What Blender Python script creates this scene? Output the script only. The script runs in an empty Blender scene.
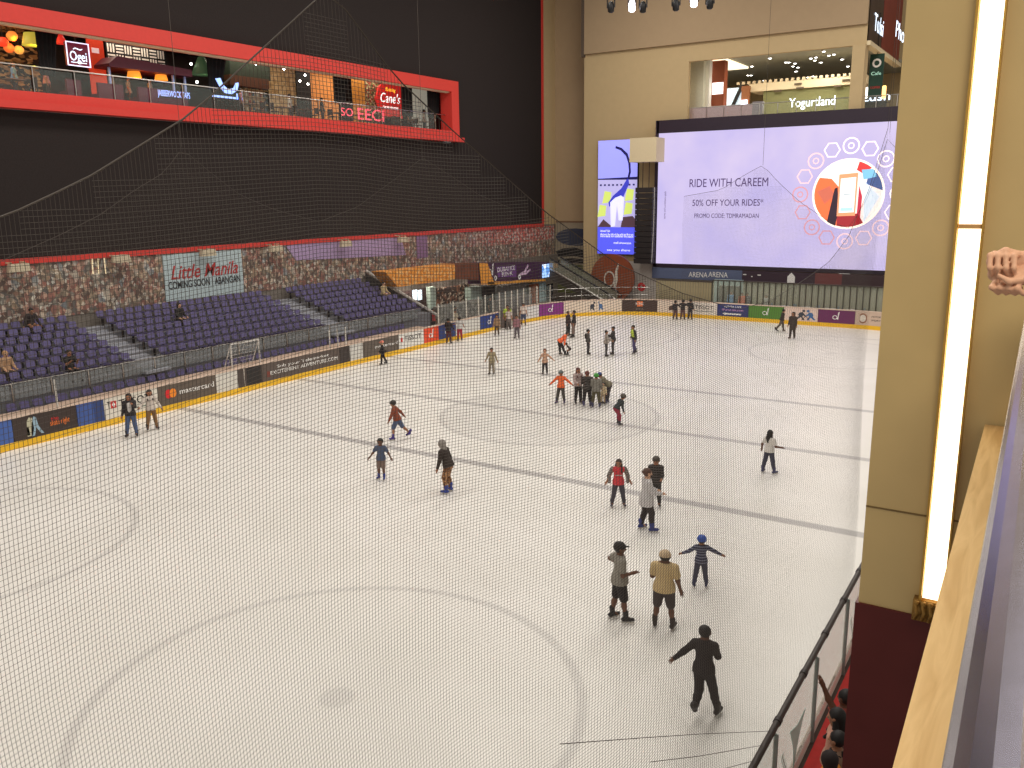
import bpy, bmesh, math, random
import numpy as np
from mathutils import Vector, Matrix
random.seed(7)
S = bpy.context.scene
COL = S.collection

# ------------------------------------------------------------------ camera
W, H = 1024, 768
FPX, YAW, PITCH, ROLL, CAMZ = 856.4, .56655, -.21669, -.012847, 9.0
fw = Vector((-math.sin(YAW)*math.cos(PITCH), math.cos(YAW)*math.cos(PITCH), math.sin(PITCH)))
rt = Vector((math.cos(YAW), math.sin(YAW), 0.0)); up = rt.cross(fw)
c_, s_ = math.cos(ROLL), math.sin(ROLL)
RT, UP = c_*rt + s_*up, -s_*rt + c_*up
cam_d = bpy.data.cameras.new('camera'); cam = bpy.data.objects.new('camera', cam_d); COL.objects.link(cam)
cam_d.sensor_width = 36; cam_d.lens = FPX*36/W; cam_d.clip_start = .02; cam_d.clip_end = 400
cam.matrix_world = Matrix(((RT.x, UP.x, -fw.x, 0), (RT.y, UP.y, -fw.y, 0), (RT.z, UP.z, -fw.z, CAMZ), (0, 0, 0, 1)))
S.camera = cam

# ------------------------------------------------------------------ world, lamps, exposure
S.view_settings.view_transform = 'Standard'; S.view_settings.look = 'None'
S.view_settings.gamma = 1; S.view_settings.use_curve_mapping = False
S.view_settings.exposure = 0.0
wd = bpy.data.worlds.new('World'); S.world = wd; wd.use_nodes = True
bg = wd.node_tree.nodes['Background']; bg.inputs[0].default_value = (1.0, .93, .84, 1); bg.inputs[1].default_value = .47
def area(loc, size, power, color=(1, .95, .87), size_y=None, rot=(0, 0, 0)):
    l = bpy.data.lights.new('roof_and_fill_lamp', 'AREA'); l.energy = power; l.color = color; l.shape = 'RECTANGLE'
    l.size = size; l.size_y = size_y or size
    o = bpy.data.objects.new('roof_and_fill_lamp', l); COL.objects.link(o); o.location = loc; o.rotation_euler = rot
    return o
for yy in (8, 24, 40, 56):            # rows of roof floodlights high above the ice
    for xx in (-27, -9):
        area((xx, yy, 27), 5, 1500, size_y=9)

area((1.2, .6, 11.8), 2.2, 190, (1, .9, .74))      # unseen lamp added over the balcony to brighten the pillar

# ------------------------------------------------------------------ layout helpers (camera used only to read sizes off the photograph)
def ray(px, py):
    return fw + RT*((px-W/2)/FPX) - UP*((py-H/2)/FPX)
def at(px, py, axis, val):
    d = ray(px, py); o = Vector((0, 0, CAMZ)); t = (val-o[axis])/d[axis]
    return o + d*t
def proj(p):
    d = Vector(p)-Vector((0, 0, CAMZ)); z = d.dot(fw)
    return W/2+FPX*d.dot(RT)/z, H/2-FPX*d.dot(UP)/z
def rX(c, x0, x1, y0, y1):            # a rectangle on a wall X = c -> Y0, Y1, Z0, Z1
    xm, ym = (x0+x1)/2, (y0+y1)/2
    return at(x0, ym, 0, c).y, at(x1, ym, 0, c).y, at(xm, y1, 0, c).z, at(xm, y0, 0, c).z
def rY(c, x0, x1, y0, y1):            # a rectangle on a wall Y = c -> X0, X1, Z0, Z1
    xm, ym = (x0+x1)/2, (y0+y1)/2
    return at(x0, ym, 1, c).x, at(x1, ym, 1, c).x, at(xm, y1, 1, c).z, at(xm, y0, 1, c).z

# ------------------------------------------------------------------ materials
def lin(c):
    return tuple(((v/255)/12.92 if v/255 <= .04045 else ((v/255+.055)/1.055)**2.4) for v in c[:3]) + (1,)
MATS = {}
def M(name, rgb, rough=.6, metal=0, var=.12, scale=6, emit=0, alpha=1, spec=.4, bump=0, coord='Object'):
    if name in MATS: return MATS[name]
    m = bpy.data.materials.new(name); m.use_nodes = True; nt = m.node_tree; n = nt.nodes; L = nt.links
    b = n['Principled BSDF']; col = lin(rgb)
    b.inputs['Roughness'].default_value = rough; b.inputs['Metallic'].default_value = metal
    b.inputs['Specular IOR Level'].default_value = spec; b.inputs['Alpha'].default_value = alpha
    tc = n.new('ShaderNodeTexCoord'); nz = n.new('ShaderNodeTexNoise'); nz.inputs['Scale'].default_value = scale
    L.new(tc.outputs[coord], nz.inputs['Vector'])
    mx = n.new('ShaderNodeMix'); mx.data_type = 'RGBA'
    mx.inputs[6].default_value = tuple(v*(1-var) for v in col[:3])+(1,)
    mx.inputs[7].default_value = tuple(min(1, v*(1+var)) for v in col[:3])+(1,)
    L.new(nz.outputs['Fac'], mx.inputs[0])
    L.new(mx.outputs[2], b.inputs['Base Color'])
    if emit:
        L.new(mx.outputs[2], b.inputs['Emission Color']); b.inputs['Emission Strength'].default_value = emit
    if bump:
        bp = n.new('ShaderNodeBump'); bp.inputs['Strength'].default_value = bump; bp.inputs['Distance'].default_value = .02
        L.new(nz.outputs['Fac'], bp.inputs['Height']); L.new(bp.outputs[0], b.inputs['Normal'])
    MATS[name] = m; return m
def nodes(name, rough=.6, spec=.3):
    m = bpy.data.materials.new(name); m.use_nodes = True; MATS[name] = m
    b = m.node_tree.nodes['Principled BSDF']; b.inputs['Roughness'].default_value = rough; b.inputs['Specular IOR Level'].default_value = spec
    return m, m.node_tree.nodes, m.node_tree.links, b
def ramp(n, L, fac, stops, const=False):
    r = n.new('ShaderNodeValToRGB'); e = r.color_ramp.elements
    if const: r.color_ramp.interpolation = 'CONSTANT'
    e[0].position, e[0].color = stops[0][0], lin(stops[0][1])
    e[1].position, e[1].color = stops[-1][0], lin(stops[-1][1])
    for p, c in stops[1:-1]:
        k = e.new(p); k.color = lin(c)
    L.new(fac, r.inputs[0]); return r.outputs[0]
def stripes(name, c1, c2, freq, axis=2, rough=.8):
    m, n, L, b = nodes(name, rough)
    tc = n.new('ShaderNodeTexCoord'); sp = n.new('ShaderNodeSeparateXYZ'); L.new(tc.outputs['Object'], sp.inputs[0])
    mu = n.new('ShaderNodeMath'); mu.operation = 'MULTIPLY'; mu.inputs[1].default_value = freq; L.new(sp.outputs[axis], mu.inputs[0])
    fr = n.new('ShaderNodeMath'); fr.operation = 'FRACT'; L.new(mu.outputs[0], fr.inputs[0])
    L.new(ramp(n, L, fr.outputs[0], [(0, c1), (.55, c2)], True), b.inputs['Base Color']); return m
def blotch(name, cols, scale=12, rough=.8, stretch=(1, 1, 1), emit=0):
    """random cells of the given colours (prints, patterned cloth)"""
    m, n, L, b = nodes(name, rough)
    tc = n.new('ShaderNodeTexCoord'); mp = n.new('ShaderNodeMapping'); mp.inputs['Scale'].default_value = stretch
    L.new(tc.outputs['Object'], mp.inputs[0])
    v = n.new('ShaderNodeTexVoronoi'); v.inputs['Scale'].default_value = scale; L.new(mp.outputs[0], v.inputs['Vector'])
    sp = n.new('ShaderNodeSeparateColor'); L.new(v.outputs['Color'], sp.inputs[0])
    k = len(cols); col = ramp(n, L, sp.outputs[0], [(i/k, c) for i, c in enumerate(cols)], True)
    L.new(col, b.inputs['Base Color'])
    if emit: L.new(col, b.inputs['Emission Color']); b.inputs['Emission Strength'].default_value = emit
    return m

BLACKWALL = M('black_acoustic_fabric', (46, 40, 39), .95, var=.2, scale=14, spec=.15, bump=.3)
RED = M('red_paint', (206, 62, 54), .5, var=.06, spec=.3)
BEIGE = M('beige_plaster', (190, 166, 126), .85, var=.05, scale=2)
BEIGE2 = M('tan_plaster', (168, 144, 114), .85, var=.05, scale=2)
CREAM = M('cream_plaster', (222, 205, 170), .8, var=.05)
PILLAR = M('olive_gold_panel', (204, 178, 124), .55, var=.08, scale=3)
MAROON = M('maroon_lacquer', (92, 38, 36), .35, var=.25, scale=3, spec=.18)
CONCRETE = M('grey_concrete', (128, 128, 134), .9, var=.15, scale=8)
DARK = M('dark_floor', (70, 62, 58), .6, var=.2)
GREYWALL = M('grey_wall', (120, 112, 104), .8)
WHITE = M('white_paint', (228, 224, 216), .5, var=.04)
BLACK = M('black_plastic', (24, 23, 24), .5, var=.2)
STEEL = M('brushed_steel', (190, 186, 180), .28, 1, var=.12, scale=40)
GOLD = M('gold_paint', (190, 150, 70), .4, .6, var=.2, scale=30)
YELLOW = M('yellow_kick_plate', (236, 186, 40), .5, var=.1, scale=3)
def glass(name, rgb, alpha, rough=.08):
    return M(name, rgb, rough, var=.05, alpha=alpha, spec=.25)
GLASS = glass('clear_glass', (205, 220, 214), .05)
GLASSG = glass('grey_glass', (165, 170, 172), .42, .25)
def lamp(name, rgb, e): return M(name, rgb, .5, var=.02, emit=e)

# ------------------------------------------------------------------ mesh builder
class MB:
    def __init__(s): s.v = []; s.f = []; s.m = []
    def add(s, vs, fs, mi=0):
        o = len(s.v); s.v += [tuple(p) for p in vs]; s.f += [tuple(i+o for i in q) for q in fs]; s.m += [mi]*len(fs); return s
    def box(s, x0, x1, y0, y1, z0, z1, mi=0):
        x0, x1 = min(x0, x1), max(x0, x1); y0, y1 = min(y0, y1), max(y0, y1); z0, z1 = min(z0, z1), max(z0, z1)
        vs = [(x, y, z) for z in (z0, z1) for y in (y0, y1) for x in (x0, x1)]
        return s.add(vs, [(0, 2, 3, 1), (4, 5, 7, 6), (0, 1, 5, 4), (2, 6, 7, 3), (0, 4, 6, 2), (1, 3, 7, 5)], mi)
    def obox(s, c, ax, ay, az, mi=0):           # centre and three half-axis vectors
        c, ax, ay, az = map(Vector, (c, ax, ay, az))
        vs = [c+ax*i+ay*j+az*k for k in (-1, 1) for j in (-1, 1) for i in (-1, 1)]
        return s.add(vs, [(0, 2, 3, 1), (4, 5, 7, 6), (0, 1, 5, 4), (2, 6, 7, 3), (0, 4, 6, 2), (1, 3, 7, 5)], mi)
    def tube(s, pts, r, n=8, mi=0, cap=True):
        pts = [Vector(p) for p in pts]; rs = r if isinstance(r, (list, tuple)) else [r]*len(pts); o = []; vs = []
        for i, p in enumerate(pts):
            d = (pts[min(i+1, len(pts)-1)]-pts[max(i-1, 0)]).normalized()
            a = d.orthogonal().normalized() if abs(d.z) > .9 else Vector((0, 0, 1)).cross(d).normalized()
            b = d.cross(a)
            vs += [p+(a*math.cos(2*math.pi*k/n)+b*math.sin(2*math.pi*k/n))*rs[i] for k in range(n)]
        fs = [(i*n+k, i*n+(k+1) % n, (i+1)*n+(k+1) % n, (i+1)*n+k) for i in range(len(pts)-1) for k in range(n)]
        if cap: fs += [tuple(range(n-1, -1, -1)), tuple(range((len(pts)-1)*n, len(pts)*n))]
        return s.add(vs, fs, mi)
    def lathe(s, prof, c=(0, 0, 0), n=16, mi=0):  # profile of (r, z) round the vertical through c
        vs = [(c[0]+r*math.cos(2*math.pi*k/n), c[1]+r*math.sin(2*math.pi*k/n), c[2]+z) for r, z in prof for k in range(n)]
        fs = [(i*n+k, i*n+(k+1) % n, (i+1)*n+(k+1) % n, (i+1)*n+k) for i in range(len(prof)-1) for k in range(n)]
        fs += [tuple(range(n-1, -1, -1)), tuple(range((len(prof)-1)*n, len(prof)*n))]
        return s.add(vs, fs, mi)
    def ball(s, c, r, n=12, mi=0, sq=(1, 1, 1)):
        k = n//2; prof = [(math.sin(math.pi*i/k), -math.cos(math.pi*i/k)) for i in range(k+1)]
        vs = [(c[0]+r*sq[0]*a*math.cos(2*math.pi*j/n), c[1]+r*sq[1]*a*math.sin(2*math.pi*j/n), c[2]+r*sq[2]*z) for a, z in prof for j in range(n)]
        return s.add(vs, [(i*n+j, i*n+(j+1) % n, (i+1)*n+(j+1) % n, (i+1)*n+j) for i in range(k) for j in range(n)], mi)
    def slab(s, pts, o, ax, ay, an, t, mi=0):     # flat outline (u, v) at origin o along ax, ay, thickness t along an
        o, ax, ay, an = map(Vector, (o, ax, ay, an)); k = len(pts)
        vs = [o+ax*u+ay*v for u, v in pts]+[o+ax*u+ay*v+an*t for u, v in pts]
        return s.add(vs, [tuple(range(k-1, -1, -1)), tuple(range(k, 2*k))]+[(i, (i+1) % k, k+(i+1) % k, k+i) for i in range(k)], mi)
    def ring(s, r0, r1, o, ax, ay, an, t, n=32, mi=0, a0=0, a1=2*math.pi):
        o, ax, ay, an = map(Vector, (o, ax, ay, an)); vs = []; full = abs(a1-a0-2*math.pi) < 1e-6; m_ = n if full else n+1
        for i in range(m_):
            a = a0+(a1-a0)*i/n; d = ax*math.cos(a)+ay*math.sin(a)
            vs += [o+d*r0, o+d*r1, o+d*r1+an*t, o+d*r0+an*t]
        fs = []
        for i in range(n):
            p, q = i*4, ((i+1) % m_)*4
            fs += [(p+j, q+j, q+(j+1) % 4, p+(j+1) % 4) for j in range(4)]
        return s.add(vs, fs, mi)
    def build(s, name, mats, parent=None, smooth=False):
        me = bpy.data.meshes.new(name); me.from_pydata(s.v, [], s.f)
        if not isinstance(mats, (list, tuple)): mats = [mats]
        for m in mats: me.materials.append(m)
        me.polygons.foreach_set('material_index', s.m)
        if smooth: me.polygons.foreach_set('use_smooth', [True]*len(s.f))
        bm = bmesh.new(); bm.from_mesh(me); bmesh.ops.recalc_face_normals(bm, faces=bm.faces); bm.to_mesh(me); bm.free()
        me.update(); return link(name, me, parent)
def link(name, data, parent=None):
    o = bpy.data.objects.new(name, data); COL.objects.link(o)
    if parent is not None:
        o.parent = parent
        if parent.type == 'EMPTY' or True:
            o.matrix_parent_inverse = Matrix.Identity(4)
    return o
def tag(o, label=None, cat=None, group=None, kind=None):
    if label: o['label'] = label
    if cat: o['category'] = cat
    if group: o['group'] = group
    if kind: o['kind'] = kind
    return o
def thing(name, label, cat, loc=(0, 0, 0), rz=0, group=None):
    o = link(name, None); o.location = loc; o.rotation_euler = (0, 0, rz); o.empty_display_size = .2
    return tag(o, label, cat, group)
def struct(name, mb, mat, label=None, smooth=False):
    o = mb.build(name, mat, None, smooth); return tag(o, label, None, None, 'structure')
def copy_tree(o, parent=None):
    c = o.copy(); COL.objects.link(c); c.parent = parent
    for ch in list(o.children): copy_tree(ch, c)
    return c
def bx(*a): return MB().box(*a)
EX, EY, EZ = Vector((1, 0, 0)), Vector((0, 1, 0)), Vector((0, 0, 1))
def text(s, org, right, upv, size, mat, parent=None, name='lettering', align='CENTER', shear=0, width=None, depth=.006, bold=0):
    cu = bpy.data.curves.new('t', 'FONT'); cu.body = s; cu.size = size; cu.align_x = align; cu.align_y = 'CENTER'
    cu.extrude = depth; cu.shear = shear; cu.offset = bold; cu.resolution_u = 3
    tmp = bpy.data.objects.new('t', cu); COL.objects.link(tmp)
    bpy.context.view_layer.update(); dg = bpy.context.evaluated_depsgraph_get()
    me = bpy.data.meshes.new_from_object(tmp.evaluated_get(dg)); bpy.data.objects.remove(tmp); bpy.data.curves.remove(cu)
    r, u = Vector(right).normalized(), Vector(upv).normalized(); nn = r.cross(u)
    sx = 1
    if width:
        xs = [v.co.x for v in me.vertices]; w = max(xs)-min(xs) if xs else 1; sx = width/max(w, 1e-4)
    org = Vector(org)
    for v in me.vertices: v.co = org + r*(v.co.x*sx) + u*v.co.y + nn*v.co.z
    me.materials.clear(); me.materials.append(mat)
    return link(name, me, parent)
# ================================================================== the rink: ice, painted marks, boards
RX0, RX1, RY0, RY1, RR = -32.1, -2.7, .1, 60.3, 8.5
CX, CY = (RX0+RX1)/2, (RY0+RY1)/2
SEG = [('l', RY1-RY0-2*RR), ('a', RR*math.pi/2), ('l', RX1-RX0-2*RR), ('a', RR*math.pi/2)]*2
STARTS = [(Vector((RX0, RY0+RR, 0)), EY), (Vector((RX0+RR, RY1-RR, 0)), 180), (Vector((RX0+RR, RY1, 0)), EX), (Vector((RX1-RR, RY1-RR, 0)), 90),
          (Vector((RX1, RY1-RR, 0)), -EY), (Vector((RX1-RR, RY0+RR, 0)), 0), (Vector((RX1-RR, RY0, 0)), -EX), (Vector((RX0+RR, RY0+RR, 0)), -90)]
def bpath(s):                     # a point on the board line, its direction and the outward normal
    for (k, ln), (p, d) in zip(SEG, STARTS):
        if s <= ln:
            if k == 'l': return p+d*s, d, Vector((-d.y, d.x, 0))
            a = math.radians(d)-s/RR; o = Vector((math.cos(a), math.sin(a), 0))
            return p+o*RR, Vector((o.y, -o.x, 0)), o
        s -= ln
    return bpath(1e-4)
def s_at(px, z=.6):
    best = None; s = 4.0
    while s < 76:
        q = proj(bpath(s)[0]+EZ*z); e = abs(q[0]-px)
        if best is None or e < best[0]: best = (e, s)
        s += .05
    return best[1]

# ice with faded painted lines (flat marks under the ice)
ice, n, L, b = nodes('white_ice', .32, .35)
tc = n.new('ShaderNodeTexCoord'); sp = n.new('ShaderNodeSeparateXYZ'); L.new(tc.outputs['Object'], sp.inputs[0])
def mth(op, a, b_=None, c=None):
    k = n.new('ShaderNodeMath'); k.operation = op
    for i, v in enumerate((a, b_, c)):
        if v is None: continue
        if hasattr(v, 'node'): L.new(v, k.inputs[i])
        else: k.inputs[i].default_value = v
    return k.outputs[0]
def soft(d, w, e): # 1 inside |d|<w falling to 0 at w+e
    k = n.new('ShaderNodeMapRange'); k.interpolation_type = 'SMOOTHSTEP'
    L.new(mth('ABSOLUTE', d), k.inputs[0]); k.inputs[1].default_value = w; k.inputs[2].default_value = w+e; k.inputs[3].default_value = 1; k.inputs[4].default_value = 0
    return k.outputs[0]
def rad(cx, cy):
    return mth('SQRT', mth('ADD', mth('POWER', mth('SUBTRACT', sp.outputs[0], cx), 2.), mth('POWER', mth('SUBTRACT', sp.outputs[1], cy), 2.)))
marks = []
for yy, w, a in ((CY-7.05, .14, .5), (CY, .13, .42), (CY+7.05, .13, .42), (4.1, .03, .2), (56.2, .04, .3)):
    marks.append(mth('MULTIPLY', soft(mth('SUBTRACT', sp.outputs[1], yy), w, .12), a))
r0 = rad(CX, CY)
marks.append(mth('MULTIPLY', soft(mth('SUBTRACT', r0, 4.5), .05, .14), .24)); marks.append(mth('MULTIPLY', soft(r0, 4.4, .2), .1))
marks.append(mth('MULTIPLY', soft(mth('SUBTRACT', rad(CX-.5, CY-.6), 2.9), .1, .5), .12))
marks.append(mth('MULTIPLY', soft(mth('SUBTRACT', rad(CX+.4, CY+1.4), 2.2), .1, .5), .12))
for xx in (CX-7, CX+7):
    for yy in (10.2, 50.2):
        marks.append(mth('MULTIPLY', soft(mth('SUBTRACT', rad(xx, yy), 4.5), .04, .12), .2))
        marks.append(mth('MULTIPLY', soft(rad(xx, yy), .28, .1), .16))
tot = marks[0]
for k in marks[1:]: tot = mth('MAXIMUM', tot, k)
nz = n.new('ShaderNodeTexNoise'); nz.inputs['Scale'].default_value = .35; nz.inputs['Detail'].default_value = 6; L.new(tc.outputs['Object'], nz.inputs['Vector'])
base = ramp(n, L, nz.outputs['Fac'], [(.3, (232, 228, 222)), (.7, (240, 236, 231))])
mx = n.new('ShaderNodeMix'); mx.data_type = 'RGBA'; L.new(tot, mx.inputs[0]); L.new(base, mx.inputs[6]); mx.inputs[7].default_value = lin((108, 104, 112))
wv = n.new('ShaderNodeTexNoise'); wv.inputs['Scale'].default_value = 1.2; wv.inputs['Detail'].default_value = 8; L.new(tc.outputs['Object'], wv.inputs['Vector'])
L.new(mx.outputs[2], b.inputs['Base Color']); rr_ = n.new('ShaderNodeMapRange'); L.new(wv.outputs['Fac'], rr_.inputs[0]); rr_.inputs[3].default_value = .22; rr_.inputs[4].default_value = .5
L.new(rr_.outputs[0], b.inputs['Roughness'])
tot_len = sum(k for _, k in SEG)
outl = [bpath(tot_len*i/160+1e-4)[0] for i in range(160)]
mb = MB().slab([(p.x, p.y) for p in outl], (0, 0, -.05), EX, EY, EZ, .05)
struct('floor', mb, ice, 'white ice surface of the rink with faded grey lines and circles')

# concourse floor round the ice, a plate with the rink cut out
mb = MB(); N = 160
o2 = [Vector((-52, -3, 0)), Vector((-52, 84, 0)), Vector((8, 84, 0)), Vector((8, -3, 0))]
def outer(p):
    d = Vector((p.x-CX, p.y-CY, 0)); k = 1e9
    for v, lo, hi in ((d.x, -52-CX, 8-CX), (d.y, -3-CY, 84-CY)):
        if v > 1e-6: k = min(k, hi/v)
        elif v < -1e-6: k = min(k, lo/v)
    return Vector((CX, CY, 0))+d*k
inn = [bpath(tot_len*i/N+1e-4) for i in range(N)]
vs = []
for p, d, o in inn:
    q = p+o*.02; e = outer(q); vs += [(q.x, q.y, -.06), (e.x, e.y, -.06), (q.x, q.y, -.002), (e.x, e.y, -.002)]
fs = []
for i in range(N):
    a, c = i*4, ((i+1) % N)*4; fs += [(a+2, a+3, c+3, c+2), (a, c, c+1, a+1), (a, a+2, c+2, c), (a+1, c+1, c+3, a+3)]
struct('floor', mb.add(vs, fs), M('concourse_rubber', (96, 84, 78), .7, var=.2), 'grey rubber floor of the walkway round the rink')

# red rubber mat outside the near boards
tag(MB().box(-2.6, -1.0, 4, 26, 0, .012).build('rubber_mat', M('red_rubber', (204, 50, 46), .7, var=.15)), 'red rubber mat on the walkway outside the boards', 'mat')

# ---------------------------------------------------------------- advertising boards
BH, KH, BT = 1.22, .27, .12
def strip(mb, s0, s1, z0, z1, off0, off1, mi=0, step=.8):
    k = max(1, int(math.ceil((s1-s0)/step))); vs = []
    for i in range(k+1):
        p, d, o = bpath(s0+(s1-s0)*i/k)
        for off, z in ((off0, z0), (off1, z0), (off1, z1), (off0, z1)): vs.append(p+o*off+EZ*z)
    fs = [(0, 1, 2, 3), tuple(k*4+j for j in (3, 2, 1, 0))]
    for i in range(k):
        fs += [(i*4+j, i*4+4+j, i*4+4+(j+1) % 4, i*4+(j+1) % 4) for j in range(4)]
    return mb.add(vs, fs, mi)
INK, INKW = M('black_ink', (26, 24, 26), .6), M('white_ink', (240, 238, 234), .6, var=.02)
INKR, INKO = M('red_ink', (214, 40, 44), .6), M('orange_ink', (240, 130, 60), .6)
PALE = M('pale_board', (226, 216, 204), .55, var=.05)
def ad(s0, s1, mat, label, texts=(), extra=None, nom=None):
    t = thing('advertising_board', label, 'board', bpath((s0+s1)/2)[0])
    org = Vector(t.location)
    def sh(mb):
        mb.v = [tuple(Vector(v)-org) for v in mb.v]; return mb
    sh(strip(MB(), s0+.012, s1-.012, KH, BH-.06, 0, BT)).build('panel', mat, t)
    sh(strip(MB(), s0, s1, 0, KH, -.015, BT)).build('kick_plate', YELLOW, t)
    sh(strip(MB(), s0, s1, BH-.06, BH, -.02, BT+.03)).build('top_rail', M('board_cap', (214, 190, 172), .5), t)
    sm = (s0+s1)/2; p, d, o = bpath(sm); kf = min(1.15, (s1-s0)/nom) if nom else 1
    for tx, du, dz, size, width, m in texts:
        q, dd, oo = bpath(sm+du*kf)
        text(tx, q-oo*.006+EZ*dz-org, dd, EZ, size, m, t, width=width*kf)
    def put(fn, du=0, z=.74, mat=INKW, name='emblem'):
        q, dd, oo = bpath(sm+du*kf); mb = MB(); fn(mb, q-oo*.004+EZ*z-org, dd*kf, EZ, -oo); return mb.build(name, mat, t)
    if extra: extra(put, t, nom or s1-s0)
    return t
def disc(r, n=24):
    pts = [(r*math.cos(2*math.pi*i/n), r*math.sin(2*math.pi*i/n)) for i in range(n)]
    return lambda mb, q, r_, u, nn: mb.slab(pts, q, r_, u, nn, .004)
def poly(pts): return lambda mb, q, r_, u, nn: mb.slab(pts, q, r_, u, nn, .004)
def rect(w, h): return poly([(-w/2, -h/2), (w/2, -h/2), (w/2, h/2), (-w/2, h/2)])
def dmark(mb, q, r_, u, nn, k=1.0):     # the round bowl and tall leaning stem of the letter-like mark
    mb.ring(.11*k, .16*k, q-Vector(r_)*.08*k-Vector(u)*.06*k, r_, u, nn, .008, 20)
    mb.slab([(x*k, y*k) for x, y in ((.06, -.2), (.1, .05), (.1, .3), (.2, .38), (.16, .1), (.13, -.22))], q, r_, u, nn, .008)
def ad_d(put, t, w): put(lambda *a: dmark(*a, k=.9), 0, .72, INKW)
def hockey(put, t, w):
    DK, BL = M('dark_figure_print', (58, 62, 74), .6), M('blue_print', (70, 110, 160), .6)
    for u, m, k in ((.05, DK, 1), (.55, BL, -1)):
        put(disc(.085), u+.12*k, .98, m, 'player_head')
        put(poly([(x*k, y) for x, y in ((-.2, -.02), (-.12, .14), (.06, .18), (.14, .06), (.3, -.1), (.26, -.16), (.08, -.04), (.06, -.14), (.2, -.36), (.1, -.38), (-.04, -.18), (-.24, -.36), (-.32, -.32), (-.16, -.12))][::k]), u, .72, m, 'player_figure')
        put(poly([(x*k, y) for x, y in ((.26, -.12), (.3, -.13), (.5, -.37), (.42, -.38))][::k]), u, .72, M('stick_print', (120, 90, 70), .6), 'stick')
BOARDS = [
 (-60, 13, (70, 100, 170), 'plain blue advertising board beside the dark skater picture board', (), None),
 (13, 78, (62, 50, 46), 'dark brown advertising board with a pale skaters picture and red script', 'skate', None),
 (78, 104, (66, 92, 158), 'two-tone blue advertising board next to the large watch-brand board', 'blue2', None),
 (104, 158, (226, 220, 208), 'white advertising board with a red cross square and big black letters', 'tissot', None),
 (158, 216, (98, 86, 76), 'grey-brown advertising board with overlapping red and orange circles', 'master', None),
 (216, 238, (214, 210, 202), 'blank white board between the card-logo board and the dark gate', (), None),
 (238, 262, (74, 64, 60), 'dark gate panel in the boards beneath the white goal frame', 'gate', None),
 (262, 340, (92, 80, 74), 'dark grey-brown advertising board with two lines of small white text', 'text2', None),
 (340, 350, (60, 52, 50), 'narrow dark brown board with a face print', (), None),
 (350, 363, (208, 206, 200), 'small blank white board beside a dark grey text board', (), None),
 (363, 399, (98, 88, 80), 'dark grey board with one faint line of text and a dark plate', 'text1', None),
 (399, 424, (228, 226, 220), 'white advertising board with black letters next to the orange board', 'tissot2', None),
 (424, 439, (230, 80, 44), 'bright orange advertising board with a white mark', 'd', None),
 (439, 456, (48, 68, 128), 'navy blue board with white mark next to the orange board', 'd', None),
 (456, 480, (216, 214, 208), 'pale speckled board left of the rink gate', (), None),
 (480, 499, (40, 62, 130), 'royal blue board with white mark beside the open rink gate', 'd', None),
 (522, 539, (218, 216, 214), 'pale grey board right of the rink gate', (), None),
 (539, 564, (132, 48, 128), 'purple to pink advertising board with pale looping mark', 'd', None),
 (564, 622, (226, 208, 190), 'curved cream board with hockey player print in front of the escalator', 'hockey', None),
 (622, 657, (66, 48, 44), 'dark brown board with an orange name plate below the copper disc', 'plate', None),
 (657, 691, (222, 204, 188), 'beige board with a dark vehicle print behind the three skaters', 'car', None),
 (691, 717, (232, 222, 212), 'white board with black letters on the end boards', 'tissot3', None),
 (717, 748, (48, 56, 110), 'navy board with small text lines and a white arrow bar', 'navy', None),
 (748, 784, (84, 132, 50), 'green advertising board with white mark', 'd', None),
 (784, 818, (230, 204, 192), 'pink-beige board with dark hockey players print', 'hockey', None),
 (818, 855, (108, 44, 92), 'plum purple board with white mark on the end boards', 'd', None),
 (855, 884, (206, 182, 164), 'tan board with a round brown badge and text lines', 'badge', None)]
def ex_skate(put, t, w):
    put(poly([(-1.0, -.38), (-.9, .2), (-.75, .34), (-.55, .3), (-.5, -.1), (-.62, -.38)]), -.3, .74, M('pale_costume_print', (190, 186, 160), .6))
    put(poly([(-.3, -.4), (-.2, .1), (-.05, .34), (.1, .3), (.2, -.05), (.5, -.38), (.3, -.36), (.05, -.1), (-.1, -.4)]), -.7, .74, M('pale_blue_print', (150, 178, 196), .6))
    put(poly([(-.1, -.3), (-.05, .0), (.06, .05), (.12, -.3)]), -1.2, .7, M('olive_print', (130, 120, 60), .6))
def ex_blue2(put, t, w): put(rect(w*.36, BH-.06-KH-.01), w*.3, (KH+BH-.06)/2, M('navy_print', (52, 70, 122), .6))
def ex_tissot(put, t, w):
    put(rect(.42, .3), -1.42, .84, M('brand_red', (205, 40, 40), .6))
    put(poly([(-.045, -.11), (.045, -.11), (.045, -.04), (.12, -.04), (.12, .04), (.045, .04), (.045, .11), (-.045, .11), (-.045, .04), (-.12, .04), (-.12, -.04), (-.045, -.04)]), -1.42, .84, INKW).location.xyz = -bpath(20)[2]*.004
    put(rect(2.3, .05), .2, .5, M('grey_ink', (120, 130, 120), .6))
def ex_master(put, t, w):
    put(disc(.2), -1.15, .76, INKR); o = put(disc(.2), -.9, .76, M('amber_ink', (240, 140, 40), .6)); o.location.x += .004
def ex_gate(put, t, w):
    put(rect(.9, .82), .25, .72, M('gate_dark', (40, 36, 36), .6)); put(rect(.05, .84), -.35, .72, M('gate_edge', (190, 180, 170), .5))
def ex_text2(put, t, w): put(rect(.25, .3), -w*.42, .62, M('maroon_print', (120, 60, 50), .6))
def ex_plate(put, t, w): put(rect(1.5, .42), 0, .86, M('orange_plate', (230, 120, 60), .6))
def ex_car(put, t, w): put(poly([(-.6, -.2), (-.55, .0), (-.2, .02), (0, .16), (.4, .16), (.6, .0), (.9, -.02), (.9, -.2)]), -.2, .66, M('vehicle_print', (80, 58, 52), .6))
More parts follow.
